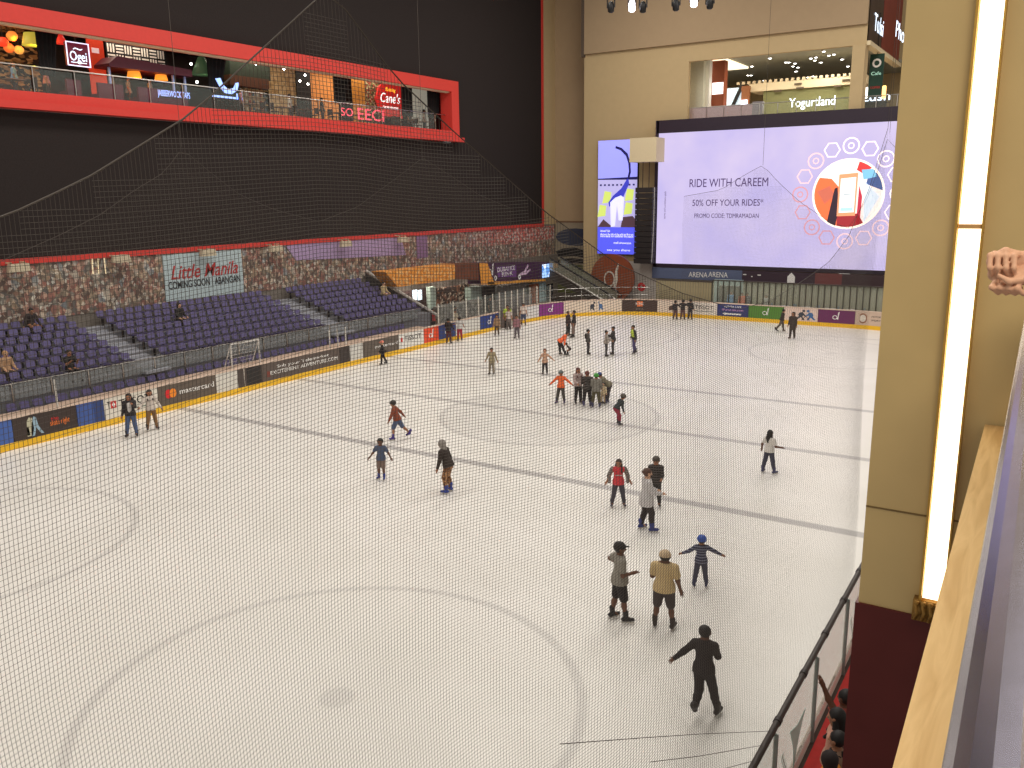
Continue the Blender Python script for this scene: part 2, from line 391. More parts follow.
def ex_navy(put, t, w): put(poly([(-.7, 0), (-.5, .1), (-.5, .05), (.6, .05), (.6, -.05), (-.5, -.05), (-.5, -.1)]), 0, .45, INKW)
def ex_badge(put, t, w): put(disc(.34), -.5, .72, M('brown_badge', (150, 104, 80), .6)); put(disc(.24), -.5, .72, PALE).location.y -= .004
TX = {'tissot': ([('T', -1.78, .84, .42, .22, INK), ('TISSOT', .25, .8, .46, 2.5, INK)], ex_tissot),
 'master': ([('mastercard', .55, .74, .34, 2.1, INKW)], ex_master), 'skate': ([('the', .6, .82, .26, .5, INKR), ('skate night', .9, .66, .3, 1.3, INKO)], ex_skate),
 'blue2': ([], ex_blue2), 'gate': ([], ex_gate), 'text2': ([('Sub your Telemarket .', .2, .88, .22, 4.2, INKW), ('EXCITEMENT ADVENTURE.COM', .2, .62, .26, 5.2, INKW)], ex_text2),
 'text1': ([('mastercard', .5, .72, .24, 2.2, INKW)], lambda put, t, w: put(rect(.5, .2), .2, .34, INK)), 'tissot2': ([('TISSOT', .15, .8, .4, 1.9, INK)], lambda put, t, w: put(rect(.2, .24), -1.1, .8, INKR)),
 'tissot3': ([('TISSOT', 0, .8, .4, 1.6, INK)], lambda put, t, w: put(rect(1.7, .05), 0, .52, M('grey_ink', (120, 130, 120), .6))), 'd': ([], ad_d), 'hockey': ([], hockey), 'plate': ([('A KOROM', 0, .86, .26, 1.1, INKW), ('BOUTIQUE RETREAT', 0, .46, .2, 2.2, M('grey_text', (140, 130, 120), .6))], ex_plate),
 'car': ([], ex_car), 'navy': ([('AJINSA LIVE', 0, .98, .18, 1.2, INKW), ('Sharm ala.com', 0, .74, .2, 1.5, M('pink_text', (220, 170, 220), .6))], ex_navy), 'badge': ([('VICTORY', .55, .86, .16, .9, INK), ('SPORTS', .55, .62, .16, .9, INK)], ex_badge)}
NOM = dict(tissot=4.3, master=3.5, skate=4.2, blue2=1.3, gate=1.5, text2=6, text1=3.4, tissot2=2.8, tissot3=2.3, plate=2.8, car=2.4, navy=2.2, badge=2.2, hockey=2.0, d=1.2)
for x0, x1, rgb, label, key, _ in BOARDS:
    s0, s1 = (s_at(x0) if x0 > 0 else 2.0), s_at(x1)
    if x0 < 0: s1 = s_at(13)
    tx, ex = TX.get(key, ([], None)) if isinstance(key, str) else ([], None)
    ad(s0, s1, M('board_%d_%d_%d' % rgb, rgb, .5, var=.06), label, tx, ex, NOM.get(key) if isinstance(key, str) else None)
s_last = s_at(884)
# boards hidden behind the pillar and the near side, seen from outside as white panels with teal star shapes
LEN1 = sum(k for _, k in SEG[:4]); 
ad(s_last, LEN1-.01, PALE, 'plain cream board at the far corner behind the pillar')
def near_board(s0, s1, label, stars):
    t = thing('rink_board', label, 'board', bpath((s0+s1)/2)[0], group='near side boards, ' + label[:5]); org = Vector(t.location)
    mb = strip(MB(), s0+.01, s1-.01, KH, 1.565, 0, .05); mb.v = [tuple(Vector(v)-org) for v in mb.v]
    mb.build('panel', M('frosted_board', (186, 212, 202), .2, var=.05, spec=.3, alpha=.34), t)
    mb = strip(MB(), s0, s1, 0, KH, -.015, .03); mb.v = [tuple(Vector(v)-org) for v in mb.v]; mb.build('kick_plate', PALE, t)
    p, d, o = bpath(s0+.03); MB().obox(p-org+EZ*.78+o*.05, d*.012, o*.03, EZ*.78).build('post', M('board_post', (130, 140, 136), .4), t)
    if stars:
        q = bpath((s0+s1)/2)[0]-org+Vector((.052, 0, .8))
        k = [(.55*math.cos(a+.4)*(1 if i % 2 == 0 else .35), .55*math.sin(a+.4)*(1 if i % 2 == 0 else .35)) for i, a in enumerate([2*math.pi*j/6 for j in range(6)])]
        MB().slab(k, q, EY, EZ, EX, .004).build('emblem', M('teal_print', (150, 200, 190), .5, alpha=.55), t)
        for j in range(6):
            MB().slab([(0, 0), (.09, .03), (.13, .1), (.04, .08)], q+Vector((.004, -.9+j*.07, .1-.1*j)), EY, EZ, EX, .003).build('emblem', M('grey_teal_print', (150, 176, 168), .5), t)
s = LEN1
for i in range(18):
    near_board(s, s+2.4, ['clear glass rink board with teal star print beside the red mat', 'plain clear glass rink board beside the red mat'][i % 2], i % 2 == 0); s += 2.4
# ================================================================== left wall
WX = -40.0
GZ0, GZ1, GY1 = 13.0, 17.42, 54.3            # the long gallery opening
YE = 68.3                                    # right edge of the black wall
for a, lab in (((2, YE, 6.35, GZ0), 'black fabric wall between the crowd mural and the red gallery surround'), ((2, YE, GZ1, 34), 'black fabric wall above the red gallery surround'), ((GY1+.92, YE, GZ0, GZ1), 'black fabric wall beyond the end of the gallery'), ((2, 12, GZ0, GZ1), 'black fabric wall before the start of the gallery')):
    struct('wall_left', MB().box(WX-.4, WX, *a), BLACKWALL, lab)
struct('trim_1', MB().box(WX, WX+.12, 2, YE+.2, 6.22, 6.48).box(WX, WX+.12, YE, YE+.22, 6.48, 34), RED, 'thin red border along the bottom and side of the black wall')
struct('wall_left', MB().box(WX-.4, WX-.002, 2, 71.2, -.05, 6.35), GREYWALL, 'lower wall behind the printed crowd mural')
struct('wall_left', MB().box(WX-.4, WX-.02, YE, 71.2, 6.35, 34), BEIGE, 'beige end of the left wall beyond the black panel')
# red frame of the gallery
fr = thing('gallery_surround', 'bright red projecting surround of the long restaurant gallery opening', 'frame', (WX, 34, GZ0))
def loc(mb, o):
    v0 = Vector(o.location); mb.v = [tuple(Vector(p)-v0) for p in mb.v]; return mb
FX = WX+.45
loc(MB().box(WX-.6, FX, 12, GY1+.9, 16.62, 17.4), fr).build('top_beam', RED, fr)
loc(MB().box(WX-.6, FX, 12, GY1+.9, 13.36, 13.8), fr).build('bottom_beam', RED, fr)
loc(MB().box(WX+.002, FX+.25, 12, GY1+1.2, 13.02, 13.34), fr).build('sill', RED, fr)
loc(MB().box(WX-.6, FX, GY1, GY1+.9, 13.8, 16.62), fr).build('side_jamb', RED, fr)
loc(MB().box(WX-.1, FX-.2, 12, GY1, 16.54, 16.62), fr).build('cream_trim', CREAM, fr)
# gallery room
GB = WX-6.5
struct('floor', MB().box(GB-.2, WX-.6, 10, 57.7, 13.5, 13.71), DARK, 'dark floor of the restaurant gallery')
struct('ceiling', MB().box(GB-.2, WX-.4, 10, 57.7, 17.6, 17.75), M('gallery_ceiling', (34, 30, 30), .8), 'dark ceiling of the restaurant gallery')
struct('wall_back', MB().box(GB-.2, GB, 10, 57.7, 13.3, 17.6), M('gallery_back', (52, 42, 38), .8, var=.3, scale=1.5), 'dark back wall of the restaurant gallery')
struct('wall_right', MB().box(GB, WX-.6, 57.5, 57.7, 13.3, 17.6), M('dark_red_wall', (110, 30, 28), .7), 'dark red end wall of the restaurant gallery')
# railing
rl = thing('gallery_railing', 'glass railing with steel posts along the restaurant gallery', 'railing', (WX-.2, 34, 13.8))
loc(MB().tube([(WX-.2, 12, 14.98), (WX-.2, GY1, 14.98)], .035), rl).build('handrail', STEEL, rl)
y = 13.0; k = 0
while y < GY1:
    loc(MB().box(WX-.22, WX-.18, y, y+.045, 13.802, 15.0), rl).build('post', STEEL, rl)
    if y+2 < GY1: loc(MB().box(WX-.205, WX-.195, y+.08, y+1.92, 13.86, 14.9), rl).build('pane', GLASS, rl)
    y += 2.0
# helpers for things seen in the gallery: a rectangle in the photograph set on the plane X = c
def gal(name, label, cat, c, rect_, mat, t=.08, group=None, under=None):
    y0, y1, z0, z1 = rX(c, *rect_)
    if under is not None: z0 = under
    o = MB().box(c-t, c, y0, y1, max(z0, 13.72), min(z1, 17.58)).build(name, mat)
    return tag(o, label, cat, group)
PLUM = M('plum_vinyl', (84, 28, 46), .5)
gal('patterned_screen', 'brown lattice screen wall behind the orange lanterns', 'screen', -45.5, (-12, 38, 18, 90), blotch('lattice_print', [(60, 42, 30), (150, 110, 70), (40, 30, 26), (190, 150, 100)], 3, stretch=(1, 1.5, 3)), under=13.72)
def drape(c, x0, x1, y0, y1, label, tie=0):
    ya, yb, z0, z1 = rX(c, x0, x1, y0, y1); z1 = 17.59; k = 14; vs = []
    for z, sq in ((z0, 1-tie), ((z0+z1)/2, 1-tie*.5), (z1, 1)):
        for i in range(k+1):
            u = i/k; vs.append((c+.08*math.sin(i*2.2), ya+(yb-ya)*(u if tie >= 0 else u)*sq+(0 if tie >= 0 else 0), z))
    for z, sq in ((z1, 1), ((z0+z1)/2, 1-tie*.5), (z0, 1-tie)):
        for i in range(k+1):
            u = i/k; vs.append((c-.06+.08*math.sin(i*2.2), ya+(yb-ya)*u*sq, z))
    fs = [(r*(k+1)+i, r*(k+1)+i+1, (r+1)*(k+1)+i+1, (r+1)*(k+1)+i) for r in range(5) for i in range(k)]
    o = MB().add(vs, fs).build('curtain', M('black_velvet', (20, 18, 19), .95, var=.3), None, True); tag(o, label, 'curtain')
drape(-40.9, 38, 62, 28, 76, 'wide black curtain beside the red pendant lamp', .35)
drape(-40.9, 208, 232, 55, 88, 'black gathered curtain above the blue neon sign', .5)
drape(-40.9, 334, 353, 76, 104, 'black tied curtain beside the gold panel', .45)
drape(-40.9, 402, 413, 88, 116, 'narrow black curtain right of the red script sign')
drape(-40.9, 428, 441, 92, 118, 'black curtain at the red end of the gallery', .2)
def pendant(px, py, c, w, label, rgb, e, shade='lantern', power=0, cord=None):
    p = at(px, py, 0, c); t = thing('pendant_lamp', label, 'lamp', p)
    prof = {'lantern': [(.02, w*.9), (w*.55, w*.8), (w, w*.2), (w, -w*.2), (w*.55, -w*.8), (.02, -w*.9)], 'cone': [(.03, w*1.1), (w*.3, w*.9), (w, -w*.6), (w*.96, -w*.62)], 'drum': [(w*.75, w*.6), (w, -w*.5), (w*.98, -w*.52)]}[shade]
    MB().lathe(prof, n=14).build('shade', lamp('glow_%d_%d_%d' % rgb, rgb, e), t, True)
    MB().tube([(0, 0, w*.7), (0, 0, cord or max(.3, 17.6-p.z))], .012, 6).build('cord', BLACK, t)
    if power:
        l = bpy.data.lights.new('bulb', 'POINT'); l.energy = power; l.color = lin(rgb)[:3]; l.shadow_soft_size = .2
        o = link('bulb', l, t); o.location = (.3, 0, -w*1.2)
pendant(3, 42, -42.5, .24, 'red round lantern lamp at the lattice screen', (255, 70, 40), .8)
pendant(12, 36, -43, .25, 'amber round lantern lamp beside the red one', (240, 140, 60), .8, power=60)
pendant(9, 48, -43.5, .24, 'orange lantern hanging lowest before the lattice screen', (240, 110, 50), .75)
pendant(19, 50, -43.5, .22, 'yellow-orange lantern over the dark tables', (236, 170, 80), .8)
pendant(33, 40, -41.8, .5, 'large yellow-green drum lamp with an orange hem', (196, 180, 70), .6, 'drum', 60)
pendant(61, 40, -41.5, .28, 'red cone pendant lamp against the black curtain', (220, 50, 40), .7, 'cone')
pendant(134, 74, -41.6, .36, 'glowing amber heater lamp under the maroon canopy', (250, 150, 50), 1.0, 'drum', 50, .3)
pendant(161, 77, -41.6, .34, 'second amber heater lamp under the maroon canopy', (250, 150, 50), .9, 'drum', 0, .3)
pendant(202, 68, -42.2, .62, 'wide green pendant shade with white bulbs above', (70, 96, 66), .25, 'cone', 40)
for i, (x, y_) in enumerate(((191, 64), (198, 62), (206, 63), (197, 82), (256, 64), (284, 69), (305, 75), (300, 81), (308, 84), (322, 73), (317, 72))):
    p = at(x, y_, 0, -42.4); t = thing('spot_bulb', 'small bright white bulb hanging in the restaurant gallery', 'bulb', p, group='white bulbs in the gallery')
    MB().ball((0, 0, 0), .075, 10).build('globe', lamp('bulb_white', (255, 250, 240), 9), t, True)
    MB().tube([(0, 0, .06), (0, 0, 17.6-p.z)], .008, 5).build('cord', BLACK, t)
# the maroon light-box sign
y0, y1, z0, z1 = rX(-40.75, 67, 89, 43, 66)
sg = thing('light_box_sign', 'square maroon light box sign with white rim and glowing lettering', 'sign', (-40.75, (y0+y1)/2, z0)); hw, hh = (y1-y0)/2, z1-z0
MB().box(-.18, 0, -hw, hw, 0, hh).build('box', M('maroon_sign', (96, 20, 44), .4, emit=.5), sg)
MB().ring(hw*.98, hw*1.06, (0, 0, hh/2), EY*1.38, EZ*1.38*hh/2/hw, EX, .03, 4, a0=math.pi/4, a1=math.pi/4+2*math.pi).build('lit_rim', lamp('rim_white', (225, 225, 255), 1.3), sg)
text('Ogei', (.01, 0, hh*.4), EY, EZ, .62, lamp('sign_white', (215, 235, 255), 1.6), sg, width=hw*1.5)
text('~', (.01, 0, hh*.75), EY, EZ, .6, lamp('sign_white', (215, 235, 255), 1.6), sg, width=hw*.8)
MB().box(-.12, -.06, -.03, .03, hh, 17.6-z0).build('hanger', BLACK, sg)
MB().box(0, .012, -hw*.7, hw*.7, hh*.13, hh*.16).build('underline', lamp('sign_white', (215, 235, 255), 1.6), sg)
gal('glow_panel', 'orange-red panel with an added glow beside the maroon light box', 'panel', -42.2, (89, 105, 38, 84), M('orange_red_glow', (190, 54, 28), .5, emit=.5), under=13.72)  # plain red panel, glow added to brighten the gallery
gal('notice', 'small pale notice on the orange-red glowing panel', 'notice', -42.17, (92, 99, 48, 53), lamp('pale_notice', (220, 190, 190), .6), .03)
# basket-weave panel: each bar is a piece
y0, y1, z0, z1 = rX(-43, 107, 166, 38, 70)
bw = thing('woven_panel', 'black panel with white basket-weave bars above the maroon canopy', 'panel', (-43, y0, z0))
MB().box(-.1, 0, 0, y1-y0, 13.72-z0, 17.58-z0).build('backing', BLACK, bw)
me_h = MB().box(0, .02, .04, .46, .04, .12).build('bar', WHITE, bw).data; me_v = MB().box(0, .02, .04, .12, .04, .46).build('bar', WHITE, bw).data
nx_, nz_ = int((y1-y0)/.5), int((z1-z0)/.5)+1; first = True
for i in range(nx_):
    for j in range(nz_):
        for q in range(3):
            if (i+j) % 2: o = link('bar', me_h, bw); o.location = (0, i*.5, j*.5-.3+q*.16)
            else: o = link('bar', me_v, bw); o.location = (0, i*.5+q*.16, j*.5-.3)
# canopy with booth
y0, y1, z0, z1 = rX(-41.2, 106, 188, 60, 76)
cn = thing('canopy', 'maroon flat canopy on pale posts over the restaurant booths', 'canopy', (-41.2, y0, z0))
MB().slab([(0, .15), (.5, .55), (y1-y0, .35), (y1-y0, 0), (0, 0)], (-1.6, 0, .2), EY, EZ, EX, 1.9).build('roof', PLUM, cn)
for u in (.02, .78, .93): MB().box(-.05, .05, (y1-y0)*u, (y1-y0)*u+.1, 13.72-z0, .25).build('post', M('pale_blue_post', (150, 170, 215), .4), cn)
for i, (x0, x1) in enumerate(((66, 80), (97, 122), (137, 160), (160, 186))):
    y0, y1, z0, z1 = rX(-41.2, x0, x1, 84+i*4, 98)
    t = thing('booth_seat', 'maroon upholstered booth bench along the gallery railing', 'bench', (-41.2, y0, 13.72), group='booth benches')
    MB().box(-.6, 0, 0, y1-y0, 0, .48).build('seat', PLUM, t); MB().box(0, .14, 0, y1-y0, .1, 1.0).build('backrest', PLUM, t)
def neon(s_, rect_, mat, label, c=-40.5):
    y0, y1, z0, z1 = rX(c, *rect_); t = thing('neon_sign', label, 'sign', (c, (y0+y1)/2, z0))
    text(s_, (0, 0, (z1-z0)/2), EY, EZ, (z1-z0)*1.25, mat, t, width=(y1-y0))
    MB().box(-.06, -.03, -(y1-y0)/2, (y1-y0)/2, -.03, .03).build('rail', BLACK, t); return t
BLUE = lamp('blue_neon', (150, 180, 255), 1.3)
neon('JABBERWOCK TAPS', (158, 190, 91, 98), BLUE, 'pale blue neon lettering behind the canopy posts')
y0, y1, z0, z1 = rX(-40.5, 216, 239, 79, 100); t = thing('neon_sign', 'pale blue glowing wave-shaped sign with an underline', 'sign', (-40.5, y0, z0)); u = (y1-y0); v = z1-z0
MB().slab([(0, .95*v), (.2*u, v), (.3*u, .7*v), (.5*u, .5*v), (.75*u, .6*v), (.85*u, .85*v), (u, .9*v), (.9*u, .5*v), (.65*u, .3*v), (.35*u, .32*v), (.15*u, .6*v)], (0, 0, 0), EY, EZ, EX, .05).build('wave', BLUE, t)
MB().box(0, .05, -.2*u, .9*u, .08*v, .17*v).box(0, .05, .84*u, .9*u, .08*v, .35*v).build('underline', BLUE, t)
neon('SO', (341, 353, 108, 117), lamp('red_neon_reflection', (255, 80, 100), 1.2), 'two glowing red letters for a mirrored neon reflection')  # mirrored neon reflections, built as glowing letters
neon('EECI', (358, 384, 109, 122), lamp('red_neon_reflection', (255, 80, 100), 1.2), 'longer glowing red word for a mirrored neon reflection beneath the red script sign')  # second neon reflection, also built as glowing letters
gal('awning', 'dark green awning above the shelving', 'awning', -42.8, (230, 270, 60, 78), M('dark_green_cloth', (44, 56, 44), .8), .7)
gal('fascia', 'brown timber fascia below the dark green awning', 'fascia', -42.7, (230, 269, 77, 87), M('brown_timber', (92, 56, 36), .7, scale=10), .5)
y0, y1, z0, z1 = rX(-43, 246, 269, 86, 116); t = thing('shelf_unit', 'pale timber shelf unit with small jars under the brown fascia', 'shelf', (-43, y0, 13.72))
PINE = M('pale_timber', (196, 164, 116), .6, scale=12)
MB().box(-.4, -.36, 0, y1-y0, 0, z1-13.72).build('back_panel', PINE, t)
for i in range(5): MB().box(-.36, 0, 0, y1-y0, .15+i*.42, .19+i*.42).build('shelf_board', PINE, t)
for i in range(5):
    for j in range(6): tag(MB().lathe([(.05, 0), (.07, .05), (.07, .16), (.04, .2)], (-43.18, y0+.2+j*(y1-y0-.4)/5, 13.72+.195+i*.42), 8).build('jar', M('jar_%d' % (j % 3), [(210, 200, 180), (160, 60, 40), (90, 110, 130)][j % 3], .4)), 'small jar on the pale timber shelf unit', 'jar', 'jars on the shelf unit')
gal('tiled_wall', 'tan wall panel with small diamond pattern', 'wall panel', -44, (269, 297, 64, 112), blotch('tan_diamond', [(206, 172, 120), (186, 150, 100), (220, 190, 140)], 5), under=13.72)
gal('doorway', 'dark doorway between the tan wall and the amber wall', 'doorway', -43.9, (297, 311, 68, 112), BLACK, under=13.72)
gal('amber_lit_wall', 'timber wall of the restaurant with amber light in its colour', 'wall panel', -44, (311, 338, 70, 115), M('amber_light_glow', (214, 140, 72), .6, emit=.25, scale=3), under=13.72)  # orange light on this wall is put into its colour and emission
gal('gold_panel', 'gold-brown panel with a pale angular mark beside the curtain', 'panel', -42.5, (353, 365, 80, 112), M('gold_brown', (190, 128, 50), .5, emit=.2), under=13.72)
gal('speckled_panel', 'speckled green and cream wall panel left of the red script sign', 'panel', -42.5, (365, 380, 82, 114), blotch('speckled_print', [(150, 140, 90), (90, 92, 60), (200, 190, 150), (160, 80, 60)], 8), under=13.72)
y0, y1, z0, z1 = rX(-42.2, 376, 402, 82, 118); t = thing('shop_sign', 'large red rounded sign with white script lettering', 'sign', (-42.2, (y0+y1)/2, (z0+z1)/2)); u, v = (y1-y0)/2, (z1-z0)/2
MB().box(-.1, -.05, -.03, .03, v*.9, 17.6-(z0+z1)/2).build('hanger', BLACK, t)
MB().slab([(-u, 0), (-u*.7, v*.7), (-u*.3, v*.95), (u, v*.95), (u, -v*.95), (-u*.3, -v*.9), (-u*.75, -v*.5)], (-.15, 0, 0), EY, EZ, EX, .15).build('plate', M('sign_red', (206, 40, 36), .5, emit=.5), t)
text("Cane's", (.01, .05, .1), EY, EZ, .95, lamp('script_white', (240, 245, 240), 1.5), t, shear=.3, width=u*1.5)
text('Raising', (.01, .15, .72), EY, EZ, .36, lamp('script_yellow', (255, 200, 60), 1.2), t, shear=.3, width=u*.8)
text('CHICKEN FINGERS', (.01, .1, -.55), EY, EZ, .26, lamp('script_white', (240, 245, 240), 1.5), t, width=u*1.2)
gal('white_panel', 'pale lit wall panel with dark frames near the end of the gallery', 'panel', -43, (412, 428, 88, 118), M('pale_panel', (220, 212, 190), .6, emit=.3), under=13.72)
# dark tables and chairs along the railing
WOODD = M('dark_wood', (50, 36, 30), .5)
def chair(loc_, rz, label):
    t = thing('cafe_chair', label, 'chair', loc_, rz, 'chairs in the gallery')
    MB().box(-.21, .21, -.21, .21, .43, .47).build('seat', WOODD, t); MB().box(-.21, .21, .18, .22, .55, .92).build('backrest', WOODD, t)
    for a in (-1, 1):
        MB().box(a*.19-.02, a*.19+.02, -.2, -.16, 0, .43).build('leg', BLACK, t); MB().box(a*.19-.02, a*.19+.02, .17, .21, 0, .56).build('leg', BLACK, t)
    return t
def table(loc_, label):
    t = thing('cafe_table', label, 'table', loc_, 0, 'tables in the gallery')
    MB().box(-.4, .4, -.4, .4, .72, .76).build('table_top', M('table_top', (120, 90, 66), .4), t); MB().tube([(0, 0, 0), (0, 0, .72)], .04).build('leg', BLACK, t); MB().lathe([(.26, 0), (.22, .03), (.03, .05)], n=14).build('base', BLACK, t)
for i, yy in enumerate((20.2, 22.7, 36.5, 39, 41, 44, 46, 48.5, 51, 53)):
    table((-41.3, yy, 13.72), 'square dark café table by the gallery railing')
    for dy in (-.75, .75): chair((-41.3+.1*(i % 2), yy+dy, 13.72), 0 if dy > 0 else math.pi, 'dark wooden café chair by the gallery railing')
gal('glowing_menu', 'small pale blue lit screen at the end of the gallery', 'screen', -40.6, (443, 451, 119, 126), lamp('pale_blue_screen', (170, 210, 255), 1.6), .05)

# ================================================================== crowd mural, banners, lamps under the red border
crowd, n, L, b = nodes('crowd_print', .8, .2)
tc = n.new('ShaderNodeTexCoord'); mp = n.new('ShaderNodeMapping'); L.new(tc.outputs['Object'], mp.inputs[0]); mp.inputs['Scale'].default_value = (1, 1, .8)
v1 = n.new('ShaderNodeTexVoronoi'); v1.inputs['Scale'].default_value = 3.4; L.new(mp.outputs[0], v1.inputs['Vector'])
v2 = n.new('ShaderNodeTexVoronoi'); v2.inputs['Scale'].default_value = 8; L.new(mp.outputs[0], v2.inputs['Vector'])
s1_ = n.new('ShaderNodeSeparateColor'); L.new(v1.outputs['Color'], s1_.inputs[0]); s2_ = n.new('ShaderNodeSeparateColor'); L.new(v2.outputs['Color'], s2_.inputs[0])
ca = ramp(n, L, s1_.outputs[0], [(0, (106, 88, 80)), (.2, (154, 106, 96)), (.36, (134, 120, 104)), (.5, (176, 154, 128)), (.62, (116, 116, 112)), (.75, (172, 122, 110)), (.86, (204, 194, 178)), (.94, (142, 154, 160))], True)
cb = ramp(n, L, s2_.outputs[1], [(0, (84, 70, 66)), (.35, (140, 96, 86)), (.55, (132, 122, 108)), (.75, (198, 174, 152)), (.9, (224, 218, 204))], True)
mx = n.new('ShaderNodeMix'); mx.data_type = 'RGBA'; mx.inputs[0].default_value = .5; L.new(ca, mx.inputs[6]); L.new(cb, mx.inputs[7])
# further along the wall the printed crowd wears red and white
sy = n.new('ShaderNodeSeparateXYZ'); L.new(tc.outputs['Object'], sy.inputs[0])
k1 = n.new('ShaderNodeMapRange'); L.new(sy.outputs[1], k1.inputs[0]); k1.inputs[1].default_value = 16; k1.inputs[2].default_value = 24; k1.inputs[3].default_value = 0; k1.inputs[4].default_value = .65
k2 = n.new('ShaderNodeMapRange'); L.new(sy.outputs[2], k2.inputs[0]); k2.inputs[1].default_value = -.1; k2.inputs[2].default_value = .1
k3 = n.new('ShaderNodeMath'); k3.operation = 'MULTIPLY'; L.new(k1.outputs[0], k3.inputs[0]); L.new(k2.outputs[0], k3.inputs[1])
rd = ramp(n, L, s2_.outputs[0], [(0, (214, 92, 84)), (.3, (150, 74, 70)), (.5, (230, 208, 196)), (.7, (218, 116, 106)), (.88, (120, 86, 100))], True)
m2 = n.new('ShaderNodeMix'); m2.data_type = 'RGBA'; L.new(k3.outputs[0], m2.inputs[0]); L.new(mx.outputs[2], m2.inputs[6]); L.new(rd, m2.inputs[7]); L.new(m2.outputs[2], b.inputs['Base Color'])
o = MB().box(0, .04, -20, 32.5, -1.38, 1.22).build('crowd_mural', crowd); o.location = (WX, 38, 5.0); tag(o, 'long printed mural of a seated crowd under the red border', 'mural')
y0, y1, z0, z1 = rX(WX+.1, 164, 243, 253, 297)
bn = thing('banner', 'pale blue banner with red script and dark capital lettering on the mural', 'banner', (WX+.06, (y0+y1)/2, 3.7)); u = y1-y0
MB().box(0, .03, -u/2, u/2, 0, 2.46).build('cloth', M('pale_blue_banner', (176, 192, 196), .7, var=.04), bn)
text('Little Manila', (.034, 0, 1.45), EY, EZ, 1.05, M('banner_red', (176, 44, 44), .6), bn, shear=.35, width=u*.86, bold=.012)
text('COMING SOON | ABANGAN', (.034, 0, .8), EY, EZ, .56, M('banner_black', (34, 36, 44), .6), bn, width=u*.92, bold=.012)
y0, y1, z0, z1 = rX(WX+.1, 286, 406, 238, 258)
tag(MB().slab([(y0, 6.2), (y1-.5, 6.2), (y1, z0-.2), (y0+.8, z0+.15)], (WX+.04, 0, 0), EY, EZ, EX, .03).build('banner', M('lilac_banner', (168, 144, 180), .7, var=.1, scale=1)), 'plain lilac banner across the upper part of the mural', 'banner')
y0, y1, z0, z1 = rX(WX+.1, 417, 428, 238, 258)
tag(MB().box(WX+.04, WX+.07, y0, y1, z0, 6.2).build('banner', M('dusty_lilac', (138, 104, 140), .7)), 'narrow dusty lilac banner right of the wide lilac one', 'banner')
for i, (x, y_) in enumerate(((18, 268), (120, 259), (207, 253), (275, 249), (345, 244), (402, 240))):
    p = at(x, y_, 0, WX+.5); t = thing('flood_lamp', 'cream box flood lamp hanging under the red border of the black wall', 'lamp', (WX+.55, p.y, p.z), group='flood lamps under the red border')
    MB().slab([(-.5, -.16), (.5, -.16), (.42, .2), (-.42, .2)], (-.1, 0, 0), EY, EZ, EX, .24).build('housing', M('cream_metal', (196, 182, 156), .5), t)
    for a in (-.3, .3): MB().box(-.03, .03, a-.02, a+.02, .18, 6.35-p.z).box(-.5, .03, a-.02, a+.02, 6.3-p.z, 6.36-p.z).build('bracket', CREAM, t)
for i, (x0, xt) in enumerate(((93, 92), (99, 98), (106, 104))):
    p = at(x0, 274, 0, WX+.12); q = at(xt, 257, 0, WX+.12)
    tag(MB().tube([(WX+.12, p.y, p.z), (WX+.12, q.y, 6.25)], .03, 6).build('cream_tube', lamp('tube_cream', (240, 220, 180), .5)), 'slim cream tube hanging under the red border', 'tube', 'cream tubes under the red border')  # plain cream bars with a faint added glow, not lamps

# ================================================================== the stands
TIER = [(-34.45-.78*i, 1.58+.233*i) for i in range(7)]     # front edge X and floor height of each tier
SY0, SY1 = 9.0, 44.3
mb = MB()
for i, (x, z) in enumerate(TIER): mb.box(x-.78 if i < 6 else WX+.02, x, SY0, SY1, -.0, z)
struct('grandstand_tiers', mb, CONCRETE, 'stepped grey concrete tiers of the spectator stand')
struct('ledge_platform', MB().box(-34.45, -33.35, SY0, SY1, 0, .55), CONCRETE, 'low grey walkway in front of the stand')
tag(MB().box(-33.35, RX0-.16, SY0, 41.5, 0, 1.12).build('bench_shelf', M('pinkish_stone', (206, 180, 160), .6, var=.1, scale=4)), 'long pinkish stone shelf along the back of the boards', 'shelf')
AIS = [(23.0, 24.3), (35.0, 36.7)]
for k, (a, c) in enumerate(AIS):
    t = thing('aisle_stair', ['grey aisle stair left of the middle seat block', 'grey aisle stair right of the middle seat block'][k], 'stair', (-34.45, (a+c)/2, 1.58))
    for i, (x, z) in enumerate(TIER):
        PS = M('pale_step', (158, 160, 168), .8, var=.1)
        MB().box(x-.39-t.location.x, x-t.location.x, a-t.location.y, c-t.location.y, z-1.58+.002, z-1.58+.025).build('step', PS, t)
        MB().box(x+.002-t.location.x, x+.38-t.location.x, a-t.location.y, c-t.location.y, z-1.58-.22, z-1.58-.1).build('step', PS, t)
PUR = M('purple_plastic', (104, 96, 140), .45, var=.1, scale=20); PUR_SHADE = M('shaded_purple_plastic', (58, 52, 84), .5, var=.1)  # darker copy puts the shade below the backrests into the seat pans
